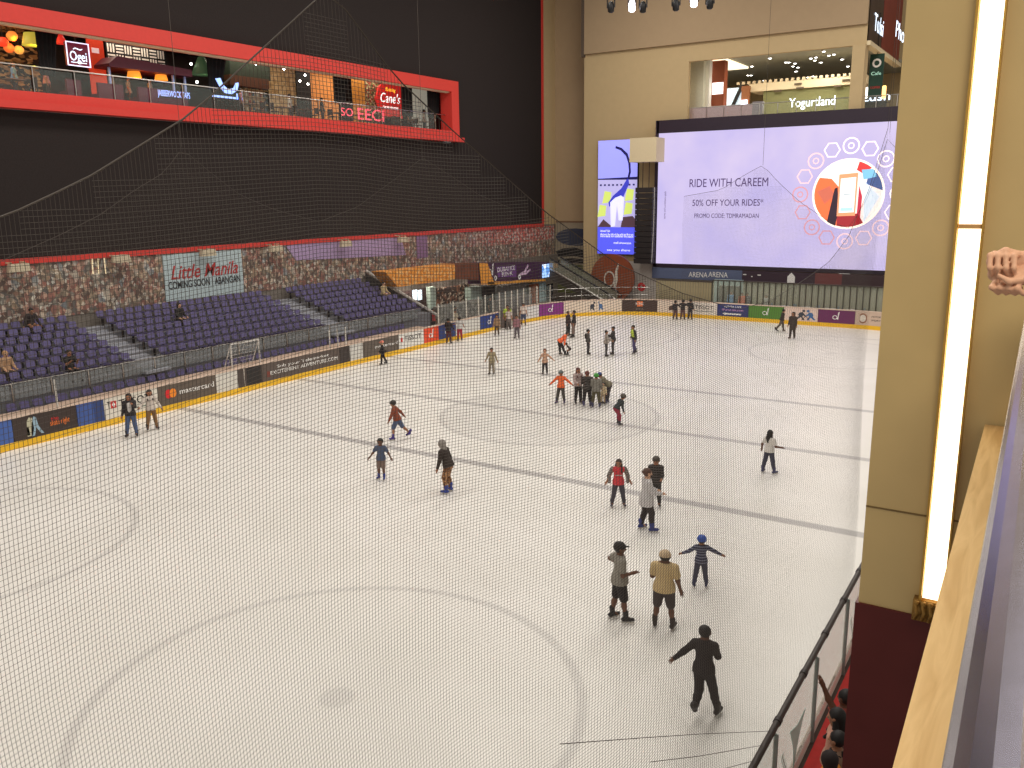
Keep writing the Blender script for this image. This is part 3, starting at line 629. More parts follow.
def seat_mesh():
    mb = MB(); pr = [(.22, .43), (.1, .415), (-.06, .42), (-.14, .44)]; w = .19; vs = []
    for x, z in pr:
        for yy, dz in ((-w, .015), (0, -.01), (w, .015)): vs.append((x, yy, z+dz))
    k = len(vs); vs += [(a, b_, c-.04) for a, b_, c in vs]; fs = []
    for i in range(3):
        for j in range(2):
            q = (i*3+j, i*3+j+1, i*3+j+4, i*3+j+3); fs += [q, tuple(k+m_ for m_ in reversed(q))]
    ed = [0, 1, 2, 5, 8, 11, 10, 9, 6, 3]
    fs += [(ed[i], ed[(i+1) % 10], k+ed[(i+1) % 10], k+ed[i]) for i in range(10)]
    mb.add(vs, fs); s_ = mb.build('seat', PUR_SHADE); d1 = s_.data; bpy.data.objects.remove(s_)
    mb = MB(); vs = []
    for z, x, w in ((.46, -.18, .17), (.56, -.2, .195), (.68, -.22, .19), (.72, -.23, .14)):
        for yy, dx in ((-w, .03), (0, -.01), (w, .03)): vs.append((x+dx, yy, z))
    k = len(vs); vs += [(a-.045, b_, c) for a, b_, c in vs]; fs = []
    for i in range(3):
        for j in range(2):
            q = (i*3+j, i*3+j+1, i*3+j+4, i*3+j+3); fs += [q, tuple(k+m_ for m_ in reversed(q))]
    fs += [(ed[i], ed[(i+1) % 10], k+ed[(i+1) % 10], k+ed[i]) for i in range(10)]
    mb.add(vs, fs); s_ = mb.build('backrest', PUR); d2 = s_.data; bpy.data.objects.remove(s_)
    s_ = MB().box(-.1, .02, -.03, .03, 0, .4).build('leg', BLACK); d3 = s_.data; bpy.data.objects.remove(s_)
    return d1, d2, d3
SD = seat_mesh(); ORD = ['front', 'second', 'third', 'fourth', 'fifth', 'sixth', 'top']
BLK = [(16.4, 22.95, 'before the first aisle stair'), (24.35, 34.95, 'of the middle block between the stairs'), (36.75, 43.6, 'of the block beside the sloping rail')]
SEATS = []; nseat = 0
for (a, c, where) in BLK:
    k = int((c-a)/.52)
    for i, (x, z) in enumerate(TIER):
        for j in range(k):
            yy = c-(j+.5)*(c-a)/k; sx = x-.38
            if proj((sx, yy, z+.8))[0] < -4: continue
            t = thing('stadium_seat', 'purple plastic seat in the %s row %s' % (ORD[i], where), 'seat', (sx, yy, z), 0, 'seats of the %s row %s' % (ORD[i], where))
            for nm, d in zip(('seat', 'backrest', 'leg'), SD): link(nm, d, t)
            SEATS.append((sx, yy, z)); nseat += 1
print('SEATS', nseat)
def merged(locs):
    mb = MB()
    for (x, y_, z) in locs:
        for mi, d in enumerate(SD):
            mb.add([(v.co.x+x, v.co.y+y_, v.co.z+z) for v in d.vertices], [tuple(p.vertices) for p in d.polygons], mi)
    return mb
o = merged([(-33.9, 17+.52*i, .55) for i in range(47)]).build('low_seat_row', [PUR_SHADE, PUR, BLACK]); tag(o, 'lowest row of purple seats half hidden behind the stone shelf', 'seats', None, 'stuff')
# glass barrier on the first tier
t = thing('glass_barrier', 'grey glass barrier with posts in front of the seats', 'barrier', (-34.3, 27, .55))
loc(MB().tube([(-34.3, SY0, 2.0), (-34.3, SY1-.4, 2.0)], .03), t).build('top_rail', STEEL, t)
y = SY0+.2
while y < SY1-1.6:
    loc(MB().box(-34.32, -34.28, y, y+.05, .552, 2.0), t).build('post', STEEL, t); loc(MB().box(-34.31, -34.29, y+.08, y+1.55, 1.38, 1.97), t).build('pane', GLASSG, t); y += 1.6
# sloping end rail of the stand
t = thing('end_rail', 'sloping grey rail with dark side wall at the end of the stand', 'rail', (-34.4, SY1, 1.0))
loc(MB().slab([(-34.4, .0), (-34.4, 1.5), (WX+.05, 3.9), (WX+.05, 0)], (0, SY1, 0), EX, EZ, EY, .12), t).build('side_wall', M('dark_side', (58, 56, 56), .8), t)
loc(MB().tube([(-33.9, SY1+.06, 1.4), (WX+.1, SY1+.06, 4.1)], .09), t).build('rail', M('pale_rail', (200, 194, 186), .5), t)
# white practice goals stored on the shelf behind the boards
def goal(px, py, w, label):
    p = at(px, py, 0, -32.7); t = thing('goal_frame', label, 'goal', (-32.7, p.y, 1.12)); wt = M('white_tube', (232, 228, 222), .5)
    for a in (-w/2, w/2):
        MB().tube([(0, a, 0), (0, a, 1.15)], .035, 6).build('post', wt, t)
        MB().tube([(0, a, 1.15), (-.55, a, 0)], .025, 6).build('brace', wt, t)
    MB().tube([(0, -w/2, 1.15), (0, w/2, 1.15)], .035, 6).build('crossbar', wt, t)
    nb = MB()
    for i in range(9): nb.tube([(0, -w/2+w*i/8, 1.12), (-.55, -w/2+w*i/8, .02)], .006, 4)
    for i in range(7): nb.tube([(-.55*i/6, -w/2, 1.12-1.1*i/6), (-.55*i/6, w/2, 1.12-1.1*i/6)], .006, 4)
    nb.build('net', wt, t)
goal(247, 372, 1.7, 'white goal frame with netting stored behind the dark gate board')
for i, (x, y_, h) in enumerate(((58, 409, 1.15), (330, 347, 1.0), (338, 345, 1.0), (346, 343, 1.0))):
    p = at(x, y_, 0, -32.4); t = thing('stanchion', ['white post standing on the stone shelf left of the watch-brand board', 'white post standing in a cluster of three on the stone shelf'][i > 0], 'post', (-32.4, p.y, 1.12), group='shelf posts' if i else None)
    MB().tube([(0, 0, .03), (0, 0, h)], .035, 8).build('shaft', WHITE, t); MB().lathe([(.1, 0), (.1, .02), (.04, .04)], n=10).build('foot', STEEL, t)
# ================================================================== shops under the mural, beyond the stand
AX = -37.0
def qz(px, py): p = at(px, py, 0, AX); return p.y, p.z
aw = thing('shop_awning', 'orange sloping awning with printed pattern over the snack shop', 'awning', (AX, 45, 3))
pts = [qz(385, 272), qz(455, 264), qz(455, 279), qz(398, 287)]
loc(MB().slab(pts, (AX-1.2, 0, 0), EY, EZ, EX, 1.2), aw).build('canvas', blotch('orange_print', [(226, 146, 58), (236, 160, 76), (222, 136, 60), (238, 184, 116)], 7), aw)
pts = [qz(455, 264), qz(478, 263), qz(478.5, 280), qz(455, 279)]
loc(MB().slab(pts, (AX-1.2, 0, 0), EY, EZ, EX, 1.22), aw).build('end_panel', M('brown_food_print', (110, 60, 38), .7, var=.7, scale=1.6), aw)
aw = thing('shop_awning', 'purple printed fascia with white logos and a yellow lower edge', 'awning', (AX, 59, 3))
pts = [qz(479, 263), qz(487, 263), qz(494, 284), qz(481, 284.5)]
loc(MB().slab(pts, (AX, 0, 0), EY, EZ, EX, .05), aw).build('orange_band', M('orange_vinyl', (238, 160, 60), .6), aw)
pts = [qz(479, 263), qz(556, 262), qz(556, 277), qz(481, 284.5)]
loc(MB().slab(pts, (AX-1.2, 0, 0), EY, EZ, EX, 1.2), aw).build('panel', M('deep_purple_vinyl', (68, 34, 66), .6, var=.2), aw)
pts = [qz(487, 282), qz(545, 279), qz(545, 281), qz(487, 285)]
loc(MB().slab(pts, (AX, 0, 0), EY, EZ, EX, .05), aw).build('lower_edge', M('amber_edge', (226, 160, 70), .6), aw)
pts = [qz(496, 267), qz(516, 266), qz(516, 277), qz(498, 277)]
loc(MB().slab(pts, (AX, 0, 0), EY, EZ, EX, .02), aw).build('violet_patch', M('violet_print', (116, 70, 136), .6), aw)
def on_aw(px, py): y_, z_ = qz(px, py); return Vector((.03, y_-59, z_-3))
dm = MB(); dmark(dm, on_aw(491, 271), EY, EZ, EX, 1.6); dm.build('emblem', INKW, aw)
text('DUBAI ICE', on_aw(506, 269), EY, EZ, .5, INKW, aw, width=2.6); text('RINK', on_aw(507, 274), EY, EZ, .5, INKW, aw, width=1.6)
MB().slab([(-.9, -.3), (-.6, -.1), (0, 0), (.5, .5), (.7, .4), (.2, -.1), (.9, .1), (1, 0), (.3, -.3)], on_aw(524, 271), EY, EZ, EX, .01).build('emblem', M('pink_white_print', (220, 190, 214), .6), aw)
for x, y_ in ((495, 278), (519, 277)):
    mb = MB(); mb.ring(.09, .2, on_aw(x, y_), EY, EZ, EX, .03, 14); mb.build('grommet', INKW, aw)
y0, y1, z0, z1 = rX(AX+.1, 543, 553, 264, 277)
tag(MB().box(AX+.02, AX+.1, y0, y1, z0, z1).build('display_screen', blotch('blue_white_screen', [(150, 190, 240), (220, 235, 255), (90, 140, 210)], 2, emit=1.2)), 'small blue and white lit screen at the end of the purple fascia', 'screen')
tag(MB().box(AX, AX+.06, at(553.5, 270, 0, AX).y, at(557.5, 270, 0, AX).y, 2.55, 3.2).build('sign_plate', M('amber_vinyl', (230, 150, 50), .6, emit=.2)), 'small orange square plate at the end of the purple fascia', 'sign')
# walls and fittings of the shops
struct('wall_left', MB().box(WX-.02, WX+.3, SY1+.2, 71, 0, 3.6), M('shop_back', (120, 110, 100), .8), 'dark shop back wall under the mural')
def shop(name, label, cat, X, x0, x1, y0_, mat, depth=.3, zt=None):
    a, c, z0, z1 = rX(X, x0, x1, y0_, y0_+20); o = MB().box(X-depth, X, a, c, 0, zt or z1).build(name, mat); return tag(o, label, cat)
shop('shop_column', 'pale green-lit column between the snack shops', 'column', -38.0, 471, 481.5, 287, M('green_light_tint', (168, 184, 172), .6), .6)  # green light on the shop columns is put into their base colour
shop('shop_column', 'slim pale column under the orange awning', 'column', -37.4, 431, 436, 287, M('green_light_tint', (168, 184, 172), .6), .4)
shop('shop_column', 'orange-brown column near the end of the shops', 'column', -37.4, 533, 539, 284, M('orange_brown', (164, 96, 66), .6), .4)
shop('shop_column', 'pale cyan-lit column beside the dark doorway', 'column', -37.4, 540, 546, 283, M('cyan_light_tint', (170, 196, 200), .6), .4)  # cyan light on this column is painted in as base colour
shop('menu_wall', 'dark menu wall with rows of round pale plates', 'menu', -38.6, 438, 470, 286, blotch('plates_print', [(52, 40, 36), (72, 52, 44), (196, 176, 156), (58, 44, 40), (130, 90, 70)], 5), .2)
shop('shop_interior', 'dark snack shop recess with two lit panels', 'shop', -39, 398, 431, 290, M('dark_shop', (64, 44, 42), .7), .3)
for k, x in enumerate((413, 418)):
    a, c, z0, z1 = rX(-38.9, x, x+4, 290, 300); tag(MB().box(-38.95, -38.9, a, c, z0, z1).build('menu_light', lamp('white_panel_light', (220, 235, 245), 1.2)), 'small white lit panel inside the dark snack shop', 'light', 'lit panels in the snack shop')
shop('doorway', 'dark doorway recess right of the pale column', 'doorway', -38.2, 482.5, 496.5, 285, BLACK, .3)
shop('glass_shopfront', 'grey glass shopfront with a dark door under the purple fascia', 'shopfront', -38, 497, 533, 284, M('grey_shopfront', (150, 150, 146), .3, var=.3, scale=1.2), .2)
shop('door_leaf', 'dark glass door at the end of the shops', 'door', -37.6, 545, 553, 284, M('dark_glass_door', (58, 64, 72), .2), .1)
shop('counter', 'grey stone-patterned counter in front of the menu wall', 'counter', -35.6, 440, 483, 304, blotch('stone_print', [(110, 104, 98), (128, 122, 116), (92, 88, 84), (140, 134, 126)], 5), .6, 1.55)
shop('counter', 'low pale counter near the rink gate', 'counter', -35.6, 497, 532, 306, M('grey_counter', (116, 110, 106), .6), .5, 1.2)
for yy in (47.5, 52, 57, 62): area((-38.2, yy, 3.1), .8, 120, (1, .93, .82), 2.5)      # unseen lamps added to brighten the dark shops
# tall glass posts round the rink gate and the corner
gp = [440, 455, 468, 480, 487, 494, 501, 507, 513, 519, 525, 531, 538, 551]
for i, x in enumerate(gp):
    s = s_at(x); p, d, o = bpath(s); t = thing('glass_post', 'slim pale upright of the safety glass round the rink corner', 'post', p+o*.1, 0, 'uprights of the corner glass')
    MB().box(-.03, .03, -.03, .03, BH+.002 if not 499 < x < 522 else 0, 2.5).build('shaft', M('pale_upright', (214, 208, 196), .5), t); MB().box(-.06, .06, -.06, .06, BH, BH+.06).build('foot', STEEL, t)
for i in range(len(gp)-1):
    s0, s1 = s_at(gp[i]), s_at(gp[i+1]); mb = strip(MB(), s0+.05, s1-.05, BH+.01, 2.45, .095, .11); tag(mb.build('safety_glass', GLASS), 'clear safety glass pane round the rink corner', 'glass', 'panes of the corner glass')
# railing behind the corner boards
t = thing('hand_railing', 'steel rail on posts behind the curved corner boards', 'railing', bpath(s_at(590))[0]); org = Vector(t.location)
pts = [bpath(s_at(545)+i*.6)[0]+bpath(s_at(545)+i*.6)[2]*1.0 for i in range(15)]
MB().tube([p-org+EZ*2.0 for p in pts], .02, 6).build('top_rail', STEEL, t); MB().tube([p-org+EZ*1.45 for p in pts], .015, 6).build('mid_rail', STEEL, t)
for p in pts[::2]: MB().tube([p-org, p-org+EZ*2.0], .025, 6).build('post', STEEL, t)

# ================================================================== end wall
EW = 68.0; EWR = 70.8
OZ0, OZ1 = 14.62, 19.15; OX0, OX1 = -26.3, -13.95
mb = MB(); mb.box(-35.6, OX0, EW, EW+.4, 0, 20.5); mb.box(OX0, OX1, EW, EW+.4, 0, OZ0); mb.box(OX0, -13.1, EW, EW+.4, OZ1, 20.5); mb.box(-13.1, 9, EW, EW+.4, 0, OZ0)
struct('wall_back', mb, BEIGE, 'beige end wall of the hall around the big screen')
struct('wall_back', MB().box(-35.6, -13.1, EW-.25, EW+.4, 20.5, 34), BEIGE2, 'darker tan upper bulkhead of the end wall')
struct('wall_back', MB().box(-46, -35.6, EWR, EWR+.4, 0, 34).box(-35.6, -35.3, EW+.4, EWR, 0, 34), BEIGE2, 'tan recessed end wall beside the black wall')
struct('shadow_strip', MB().box(-35.75, -35.5, EW-.3, EW, 20.3, 34), M('seam_shadow', (92, 78, 66), .8), 'dark strip for the shadow line at the corner of the upper bulkhead')  # shadow along the wall corner, built as a dark strip
struct('trim_3', MB().box(OX1-.02, -13.1, EW-.3, EW+.9, OZ0, OZ1), BEIGE, 'beige column beside the upper shop opening')
# upper shop hall behind the opening
BY = 92
struct('floor', MB().box(-34, 12, EW+.4, BY, 14.2, 14.6), M('mall_floor', (176, 160, 140), .4), 'upper mall floor behind the end wall')
struct('ceiling', MB().box(-34, -13.4, EW+.4, BY, 19.9, 20.1), M('mall_ceiling', (156, 158, 148), .8, var=.15, scale=.6), 'dark grey ceiling of the upper mall')
struct('wall_back', MB().box(-34, 12, BY, BY+.3, 14.2, 30), BEIGE, 'far beige wall of the upper mall')
struct('wall_left', MB().box(-34.2, -34, EW+.4, BY, 14.2, 20), M('mall_side', (190, 176, 150), .7), 'side wall of the upper mall')
for (x, y_) in ((711, 60), (716, 60), (752, 66), (770, 58), (786, 62), (789, 62), (795, 63), (793, 66), (798, 67), (796, 71), (811, 58), (816, 57), (815, 60), (821, 62), (824, 51), (829, 55), (834, 54), (842, 59), (808, 77), (813, 76), (764, 80), (748, 75), (751, 75), (848, 66)):
    d = ray(x, y_); k = (19.86-CAMZ)/d.z; p = Vector((0, 0, CAMZ))+d*k
    if p.y > BY-.5: p = at(x, y_, 1, BY-1); p.z = 19.86
    t = thing('ceiling_spot', 'small white ceiling spot in the upper mall', 'light', p, group='ceiling spots of the upper mall')
    MB().lathe([(.14, .04), (.16, 0), (.15, -.04)], n=10).build('rim', STEEL, t); MB().lathe([(.11, -.041), (.12, -.055), (.02, -.06)], n=10).build('lens', lamp('spot_white', (255, 252, 245), 14), t)
tag(MB().box(-30, -25, 72, 79, 19.72, 19.88).build('ceiling_light', lamp('warm_ceiling_panel', (255, 236, 200), 1.6)), 'wide warm lit ceiling panel of the upper mall', 'light')
def mez(name, label, cat, Y, r, mat, t=.3, z0=None, z1=None):
    x0, x1, a, c = rY(Y, *r); o = MB().box(x0, x1, Y, Y+t, z0 if z0 is not None else a, z1 if z1 is not None else c).build(name, mat); return tag(o, label, cat)
mez('pier', 'pale grey-green pier at the left of the upper opening', 'pier', 70, (690, 703, 66, 112), M('pale_pier', (190, 188, 168), .7), .6, 14.6, 19.88)
mez('pier', 'white pier beside the red-brown timber column', 'pier', 71, (703, 709, 68, 112), WHITE, .6, 14.6, 19.88)
cl = mez('timber_column', 'red-brown timber column with a small white glowing sign', 'column', 72, (707, 724, 66, 108), M('red_brown_timber', (142, 72, 42), .5, scale=8), .8, 14.6, 19.6)
x0, x1, a, c = rY(71.9, 711, 724, 83, 94); s_ = thing('shop_sign', 'small white glowing sign on the timber column', 'sign', ((x0+x1)/2, 71.95, a)); MB().box(-.45, .45, -.02, .03, 0, .9).build('plate', lamp('sign_glow', (250, 250, 250), 2), s_); text('Nescafe', (0, -.03, .45), EX, EZ, .3, M('sign_brown', (110, 60, 40), .5), s_, width=.7)
mez('shopfront', 'bright pale blue shop window with a slanted dark frame', 'shop', 78, (724, 743, 88, 114), lamp('shop_window_glow', (200, 220, 230), .9), .2, 14.6)
tag(MB().slab([(0, 0), (.3, 0), (1.5, 2.6), (1.2, 2.6)], at(727, 114, 1, 77.8), EX, EZ, EY, .2).build('slanted_frame', BLACK), 'black slanted frame in front of the pale blue shop window', 'frame')
mez('timber_partition', 'brown timber panel next to the slanted frame', 'panel', 75.6, (741, 749, 86, 112), M('brown_panel', (150, 96, 60), .6), .3, 14.6)
mez('lit_sign', 'small square white glowing sign on the brown panel', 'sign', 75.5, (741, 747, 100, 107), lamp('sign_glow2', (230, 230, 255), 3), .1)
so = mez('soffit', 'cream soffit with a toothed top edge over the green shopfront', 'soffit', 76, (749, 866, 80, 100), CREAM, 3, 17.4, 18.05)
tm = None
for i in range(23):
    if tm is None: tm = MB().box(0, .22, -.05, .2, 0, .22).build('dentil', CREAM, so); tm.location = (-25+i*.46, 76, 18.05)
    else: q = link('dentil', tm.data, so); q.location = (-25+i*.46, 76, 18.05)
gs = mez('shopfront', 'olive green shopfront with white glowing lettering', 'shop', 76.2, (763, 850, 88, 118), M('olive_shopfront', (122, 122, 78), .6, emit=.05), .4, 14.6, 17.39)
p = at(812, 102, 1, 76.1); text('Yogurtland', (p.x, 76.15, p.z), EX, EZ, 1.05, lamp('yogurt_white', (235, 245, 255), 2.2), gs, width=3.7, bold=0)
for x, y_ in ((778, 91), (800, 88), (838, 86), (846, 80), (798, 84)):
    p = at(x, y_, 1, 75.95); tag(MB().box(p.x-.3, p.x+.3, 75.9, 75.99, p.z-.07, p.z+.07).build('air_vent', M('vent_dark', (90, 76, 56), .6)), 'short dark slot vent in the cream soffit', 'vent', 'soffit vents')
mez('counter', 'long lilac-grey counter behind the glass balustrade', 'counter', 69.2, (687, 752, 109, 118), M('lilac_counter', (176, 152, 156), .5), .8, 14.6, 15.75)
mez('glass_case', 'grey glass case at the end of the lilac-grey counter', 'case', 69.2, (752, 762, 106, 119), M('grey_case', (142, 136, 140), .3), .5, 14.6, 15.9)
bl = thing('glass_balustrade', 'glass balustrade with steel top rail above the big screen', 'balustrade', (-19, EW+.3, OZ0))
MB().tube([(-7.3, 0, 1.02), (9, 0, 1.02)], .035, 6).build('top_rail', STEEL, bl)
for i in range(12): MB().box(-7.25+i*1.4, -7.2+i*1.4, -.03, .03, 0, 1.0).build('post', STEEL, bl); MB().box(-7.15+i*1.4, -5.9+i*1.4, -.008, .008, .06, .98).build('pane', GLASS, bl)
for xx, yy in ((-28, 73), (-21, 72), (-17, 74), (-8, 74)): area((xx, yy, 19.6), 3, 330, (1, .93, .8))      # area lamps added to brighten the upper mall, beside its ceiling spots
for yy in (20, 29, 38, 47): area((-42.4, yy, 17.5), 1.5, 130, (1, .85, .66), 5)   # unseen area lamps added to lift the gallery interior
# dark red sign fascia along the side void
fa = thing('sign_fascia', 'dark red and brown sign fascia with two glowing white words', 'sign', (-13.1, EW, 19.25))
MB().box(-.3, 0, .05, 5.5, .15, 8).build('brown_panel', M('dark_brown_fascia', (62, 44, 36), .5, var=.4, scale=1), fa)
MB().box(-.3, .02, 5.5, 13.6, .15, 8).build('red_panel', M('dark_red_fascia', (126, 40, 34), .5, var=.25, scale=1), fa)
MB().box(-.3, .25, .05, 13.6, -.15, .15).build('cornice', CREAM, fa)
p = at(879, 26, 0, -13.08); text('Tulsi', (.03, p.y-EW, p.z-19.25), EY, EZ, 1.7, lamp('fascia_white', (220, 235, 255), 1.8), fa, width=3.6, bold=.004)
p = at(900, 33, 0, -13.08); text('Pho', (.03, p.y-EW, p.z-19.25), EY, EZ, 1.8, lamp('fascia_white', (220, 235, 255), 1.8), fa, width=4.2, bold=.004)
hs = thing('hanging_sign', 'dark green vertical hanging sign with white round emblem', 'sign', at(876, 75, 1, 72))
MB().box(-.5, .5, 0, .08, -1.6, 1.5).build('board', M('dark_green_board', (24, 62, 50), .5), hs); mb = MB(); mb.ring(.18, .32, (0, -.01, .85), EX, EZ, -EY, .02, 18); mb.build('emblem', INKW, hs)
text('Cafe', (0, -.02, .1), EX, EZ, .34, lamp('green_sign_text', (170, 220, 200), .6), hs, width=.7); text('COFFEE', (0, -.02, -.9), EX, EZ, .22, INKR, hs, width=.7); MB().tube([(0, .04, 1.5), (0, .04, 4.4)], .03, 6).build('hanger', BLACK, hs)
mez('shopfront', 'dark shopfront with white glowing letters under the green hanging sign', 'shop', 80, (865, 886, 90, 116), M('dark_front', (70, 64, 60), .5), .3, 14.6)
for i, (x, rgb) in enumerate(((866, (255, 250, 240)), (884, (255, 190, 110)))):
    p = at(x, 92, 1, 79.6); t = thing('wall_lamp', ['white tube lamp beside the dark shopfront', 'warm amber tube lamp beside the dark shopfront'][i], 'lamp', p); MB().lathe([(.12, -.5), (.16, -.4), (.16, .4), (.12, .5)], n=10).build('tube', lamp('lamp_%d' % i, rgb, 3), t); MB().box(-.1, .1, .1, .395, -.1, .1).build('bracket', BLACK, t)
sf = thing('shop_sign', 'white glowing letters of the dark shopfront', 'sign', at(876, 97, 1, 79.9)); text('Lush', (0, 0, 0), EX, EZ, 1.0, lamp('fascia_white', (220, 235, 255), 1.8), sf, width=2.2, bold=.004); MB().box(-1.1, 1.1, .02, .06, -.5, -.46).build('rail', BLACK, sf)

# ---------------------------------------------------------------- the big screen
SX0, SX1, SZ0, SZ1 = -28.55, -10.35, 3.12, 13.75; SYF = 67.3
sc = thing('video_screen', 'huge lilac video screen with dark frame and ride advertisement', 'screen', ((SX0+SX1)/2, SYF, SZ0))
def sl(x, z): return (x-sc.location.x, -.02, z-SZ0)
LIL, n, L, b = nodes('lilac_screen', .4, .3)
tc = n.new('ShaderNodeTexCoord'); nz = n.new('ShaderNodeTexNoise'); nz.inputs['Scale'].default_value = .25; nz.inputs['Detail'].default_value = 3; L.new(tc.outputs['Object'], nz.inputs['Vector'])
cc = ramp(n, L, nz.outputs['Fac'], [(.3, (208, 196, 250)), (.7, (232, 216, 252))]); b.inputs['Base Color'].default_value = (.02, .02, .02, 1); L.new(cc, b.inputs['Emission Color']); b.inputs['Emission Strength'].default_value = .92
hw = (SX1-SX0)/2; hh = SZ1-SZ0
MB().box(-hw+.15, hw-.05, 0, .2, .2, hh).build('display', LIL, sc)
FRM = M('dark_purple_frame', (46, 34, 48), .5)
MB().box(-hw, hw+.2, -.06, .6, hh, hh+1.0).box(-hw, hw+.2, -.06, .6, -.1, .2).box(-hw-.12, -hw+.15, -.06, .6, -.1, hh+1).build('frame', FRM, sc)
VIO = lamp('violet_letters', (76, 52, 110), .25)
for s_t, px, py, sz, w in (('RIDE WITH CAREEM', 728, 183, .92, 6.3), ('50% OFF YOUR RIDES*', 727, 203, .72, 5.7), ('PROMO CODE: TDMRAMADAN', 726, 216, .5, 5.2)):
    p = at(px, py, 1, SYF); text(s_t, sl(p.x, p.z), EX, EZ, sz, VIO, sc, width=w)
pc = at(848, 194, 1, SYF); cxx, czz = pc.x, pc.z; R0 = abs(at(882, 194, 1, SYF).x-at(813, 194, 1, SYF).x)/2
def dsc(dx, dz, pts, mat, name, lift=.02):
    o_ = MB().slab(pts, Vector(sl(cxx+dx, czz+dz))+Vector((0, -lift, 0)), EX, EZ, -EY, .004).build(name, mat, sc); return o_
def circ(r, n_=40): return [(r*math.cos(2*math.pi*i/n_), r*math.sin(2*math.pi*i/n_)) for i in range(n_)]
def clipc(pts, r):  # keep a polygon inside the round picture
    out = []
    for x, z in pts:
        k = math.hypot(x, z); out.append((x*r/k, z*r/k) if k > r else (x, z))
    return out
E = lambda nm, c, s_=.9: lamp('scr_'+nm, c, s_)
dsc(0, 0, circ(R0), E('cream', (244, 226, 220)), 'picture')
arc = lambda a, c, n_=10: [(R0*math.cos(math.radians(a+(c-a)*i/n_)), R0*math.sin(math.radians(a+(c-a)*i/n_))) for i in range(n_+1)]
dsc(0, 0, arc(150, 262)+[(-.4, .2), (-1.2, 1.1)], E('coral', (226, 108, 66)), 'picture', .026)
dsc(0, 0, [(-2.2, .2), (-1.3, .6), (-.9, -.1), (-1.6, -.7)], E('rust', (190, 100, 80)), 'picture', .032)
dsc(0, 0, arc(255, 300)+[(.8, -1.4), (-.7, -1.4)], E('dark_red', (150, 44, 50)), 'picture', .032)
dsc(0, 0, arc(236, 252)+[(-.55, -1.0), (-.75, .5), (-.95, .4)], E('dark', (50, 36, 48)), 'picture', .038)
dsc(0, 0, [(.75, .6), (1.0, -.2), (.95, -2.2), (.7, -2.1)], E('crimson', (180, 50, 70)), 'picture', .032)
dsc(0, 0, [(1.1, .9), (1.2, -2.1), (2.2, -.2)], E('ice', (206, 218, 232)), 'picture', .03)
dsc(0, 0, arc(5, 38)+[(1.3, 1.2), (1.2, .7)], E('navy', (70, 90, 140)), 'picture', .03)
dsc(0, 0, arc(50, 74)+[(.5, 1.7), (1.0, 1.4)], E('red2', (200, 60, 60)), 'picture', .03)
dsc(0, 0, [(.85, 1.7), (1.7, 1.75), (1.9, 1.2), (1.0, 1.0)], E('sky', (120, 180, 214)), 'picture', .034)
dsc(0, 0, [(-.68, 1.4), (.62, 1.5), (.6, -1.55), (-.68, -1.6)], E('coral2', (238, 150, 110)), 'phone', .044)
dsc(0, 0, [(-.55, 1.1), (.5, 1.2), (.5, -1.3), (-.55, -1.35)], E('white', (240, 246, 246)), 'phone_display', .05)
dsc(0, 0, [(-.45, -1.0), (.4, -.95), (.4, -1.2), (-.45, -1.22)], E('mint', (170, 236, 216)), 'phone_display', .056)
dsc(0, 0, [(-.3, 0), (.3, .03), (.3, -.03), (-.3, -.06)], E('greyline', (140, 150, 160)), 'phone_display', .056)
mb = MB(); mb.ring(R0*.99, R0*1.05, Vector(sl(cxx, czz))+Vector((0, -.03, 0)), EX, EZ, -EY, .01, 48); mb.build('picture_rim', E('rim', (255, 236, 220), 1), sc)
for i in range(16):
    a = 2*math.pi*i/16; c1 = (240, 226, 226) if (i in (15, 0, 1, 2, 3, 4, 5)) else ((196, 140, 150) if i in (8, 9, 10, 11) else (226, 190, 196))
    x, z = cxx+R0*1.42*math.cos(a), czz+R0*1.42*math.sin(a)
    mb = MB(); mb.ring(.5, .6, Vector(sl(x, z))+Vector((0, -.01, 0)), EX, EZ, -EY, .005, 6 if i % 2 else 14)
    if i % 2 == 0: mb.ring(.16, .24, Vector(sl(x, z))+Vector((0, -.01, 0)), EX, EZ, -EY, .005, 8)
    mb.build('mandala_ring', E('ring_%d_%d_%d' % c1, c1, .9), sc)
p = at(665, 205, 1, SYF); text('terms and conditions apply', sl(p.x, p.z), EZ, -EX, .22, VIO, sc, width=2.2)
# strip of banners under the screen
for x0, x1, rgb, lab in ((652, 742, (92, 102, 132), 'grey-blue banner under the left half of the big screen'), (742, 815, (58, 40, 54), 'dark plum banner with white marks under the big screen'), (815, 842, (120, 62, 62), 'dusty red banner under the big screen'), (842, 892, (66, 46, 52), 'dark brown-plum banner under the right end of the big screen')):
    a, c, z0, z1 = rY(67.2, x0, x1, 268, 286); o = MB().box(a, c, 67.2, 67.3, 2.1, 2.98).build('banner', M('strip_%d' % x0, rgb, .6, var=.1)); tag(o, lab, 'banner')
    if x0 == 652:
        for px in (698, 718): text('ARENA', at(px, 275, 1, 67.18), EX, EZ, .6, INKW, o, width=1.6)
    if x0 == 742:
        MB().slab([(-.28, 0), (.28, 0), (.28, .5), (0, .8), (-.28, .5)], (at(791, 281, 1, 67.19).x, 67.19, 2.15), EX, EZ, -EY, .02).build('house_mark', INKW, o); text('- . -', at(752, 274, 1, 67.18), EX, EZ, .8, INKW, o, width=1.4)
struct('wall_back', MB().box(-35.4, 8, 67.5, 67.9, 0, 2.1), M('pale_green_wall', (160, 156, 132), .7, var=.08), 'pale green-grey wall under the banners')
